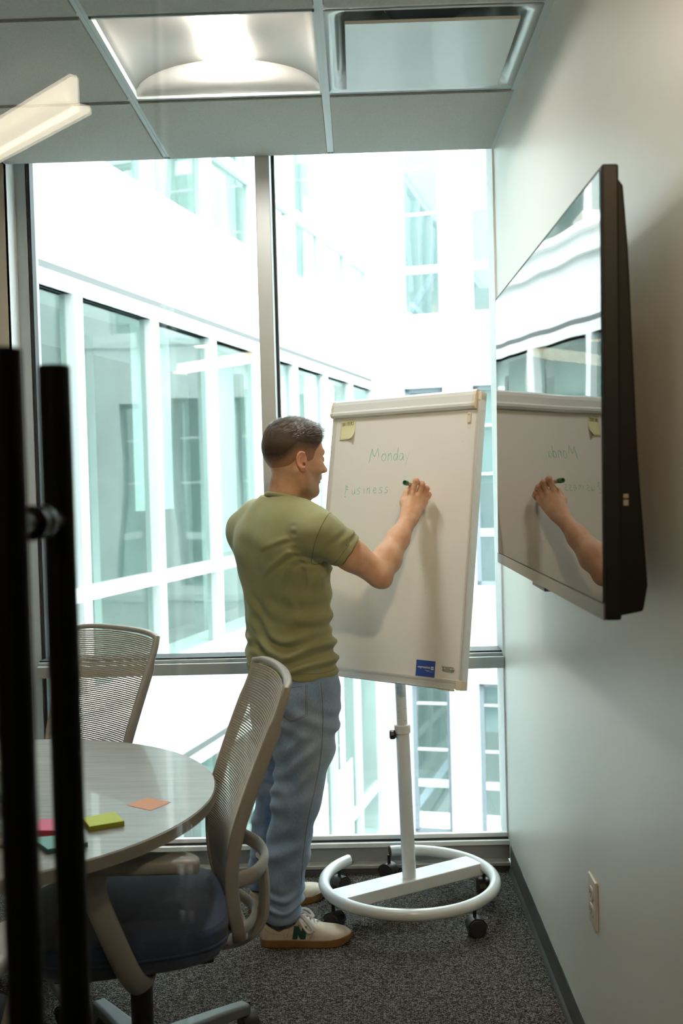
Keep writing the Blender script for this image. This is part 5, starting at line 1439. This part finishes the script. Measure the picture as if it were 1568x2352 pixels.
    for i in range(6):
        x = .118+.0115*i; h = float(np.interp(x, *H_))+.002
        g.tube(crom([(x+.002, -.020, h-.008), (x, -.010, h), (x-.002, .0, h+.002), (x, .010, h), (x+.002, .020, h-.008)], 4), .0028, 8, flat=(1.4, .55), up=(0, 0, 1))
        g.tube(crom([(x-.004, -.019, h-.006), (x, .0, h+.003), (x+.010, .018, h-.009)], 4), .0026, 8, flat=(1.4, .55), up=(0, 0, 1))
    k_ = Vector((.116, -.004, .090))
    for pts_ in ([k_, k_+Vector((.006, -.020, .010)), k_+Vector((.030, -.038, -.006)), k_+Vector((.048, -.042, -.032)), k_+Vector((.036, -.042, -.040)), k_+Vector((.016, -.030, -.020)), k_],
                 [k_, k_+Vector((.010, .018, .014)), k_+Vector((.034, .030, .008)), k_+Vector((.052, .026, -.014)), k_+Vector((.030, .020, -.006)), k_],
                 [k_, k_+Vector((.014, -.016, .008)), k_+Vector((.040, -.028, -.012)), k_+Vector((.058, -.030, -.034))],
                 [k_, k_+Vector((.020, .006, .010)), k_+Vector((.044, .004, -.008)), k_+Vector((.060, -.006, -.026))]):
        g.tube(crom(pts_, 7), .0026, 8, flat=(1.5, .6), up=(0, 1, 0))
    g.tube([k_+Vector((-.004, -.006, 0)), k_+Vector((.004, .006, .002))], .006, 10)
    obj('laces', g, M_lace, r, smooth=70, label='white shoelaces tied in a bow')
    g = G()
    for x, h in ((.108, .071), (.121, .068), (.133, .064)):
        P_ = np.array([(x, -.07, h)])
        for _ in range(30): P_[:, 1] += np.clip(fu(P_.astype(np.float32)), -.01, .02)*.7
        g.cyl((x, P_[0, 1]-.0012, h), (x, P_[0, 1]+.002, h), .0018, n=10)
    obj('eyelets', g, M_blackp, up)
    return r
shoe((-.348, 3.338, 0), math.radians(2), 'near cream suede sneaker with gum sole')
shoe((-.408, 3.588, 0), math.radians(31), 'far cream suede sneaker with gum sole')

# ---- marker in the hand
mk = tag(empty('dry_erase_marker', (.150, 3.435, 1.467)), 'green dry-erase marker held in the right hand of the man at the whiteboard', 'marker')
a_, b_ = Vector((.1505, 3.436, 1.4680)), Vector((.1965, 3.574, 1.4550))
M_mg = mat('green_marker_plastic', (.035, .23, .075), .35)
L_ = (b_-a_).length; q_ = Vector((0, 0, 1)).rotation_difference((b_-a_).normalized()).to_matrix().to_4x4(); Mm = Matrix.Translation(a_) @ q_
obj('end_cap', G().lathe([(.0050, .004), (.0055, .0), (.0072, 0), (.0082, .002), (.0086, .016), (.0086, .022), (.0080, .024)], 28, M=Mm), M_mg, mk, world=True, smooth=35, label='green end cap')
obj('hollow_shade_disc', G().lathe([(.0001, .0035), (.0052, .0032)], 20, M=Mm, cap=False), mat('hollow_shade_green', (.004, .03, .008), .6), mk, world=True)  # dark disc inside the end cap: shade of its hollow painted as colour
obj('barrel', G().lathe([(.0078, .023), (.0078, L_-.035), (.0070, L_-.028), (.0045, L_-.014), (.0040, L_-.008)], 28, M=Mm), mat('white_marker_barrel', (.72, .74, .72), .35), mk, world=True, smooth=35)
obj('tip', G().lathe([(.0024, L_-.008), (.0022, L_-.003), (.0012, L_-.0002)], 16, M=Mm), M_green, mk, world=True, smooth=60)
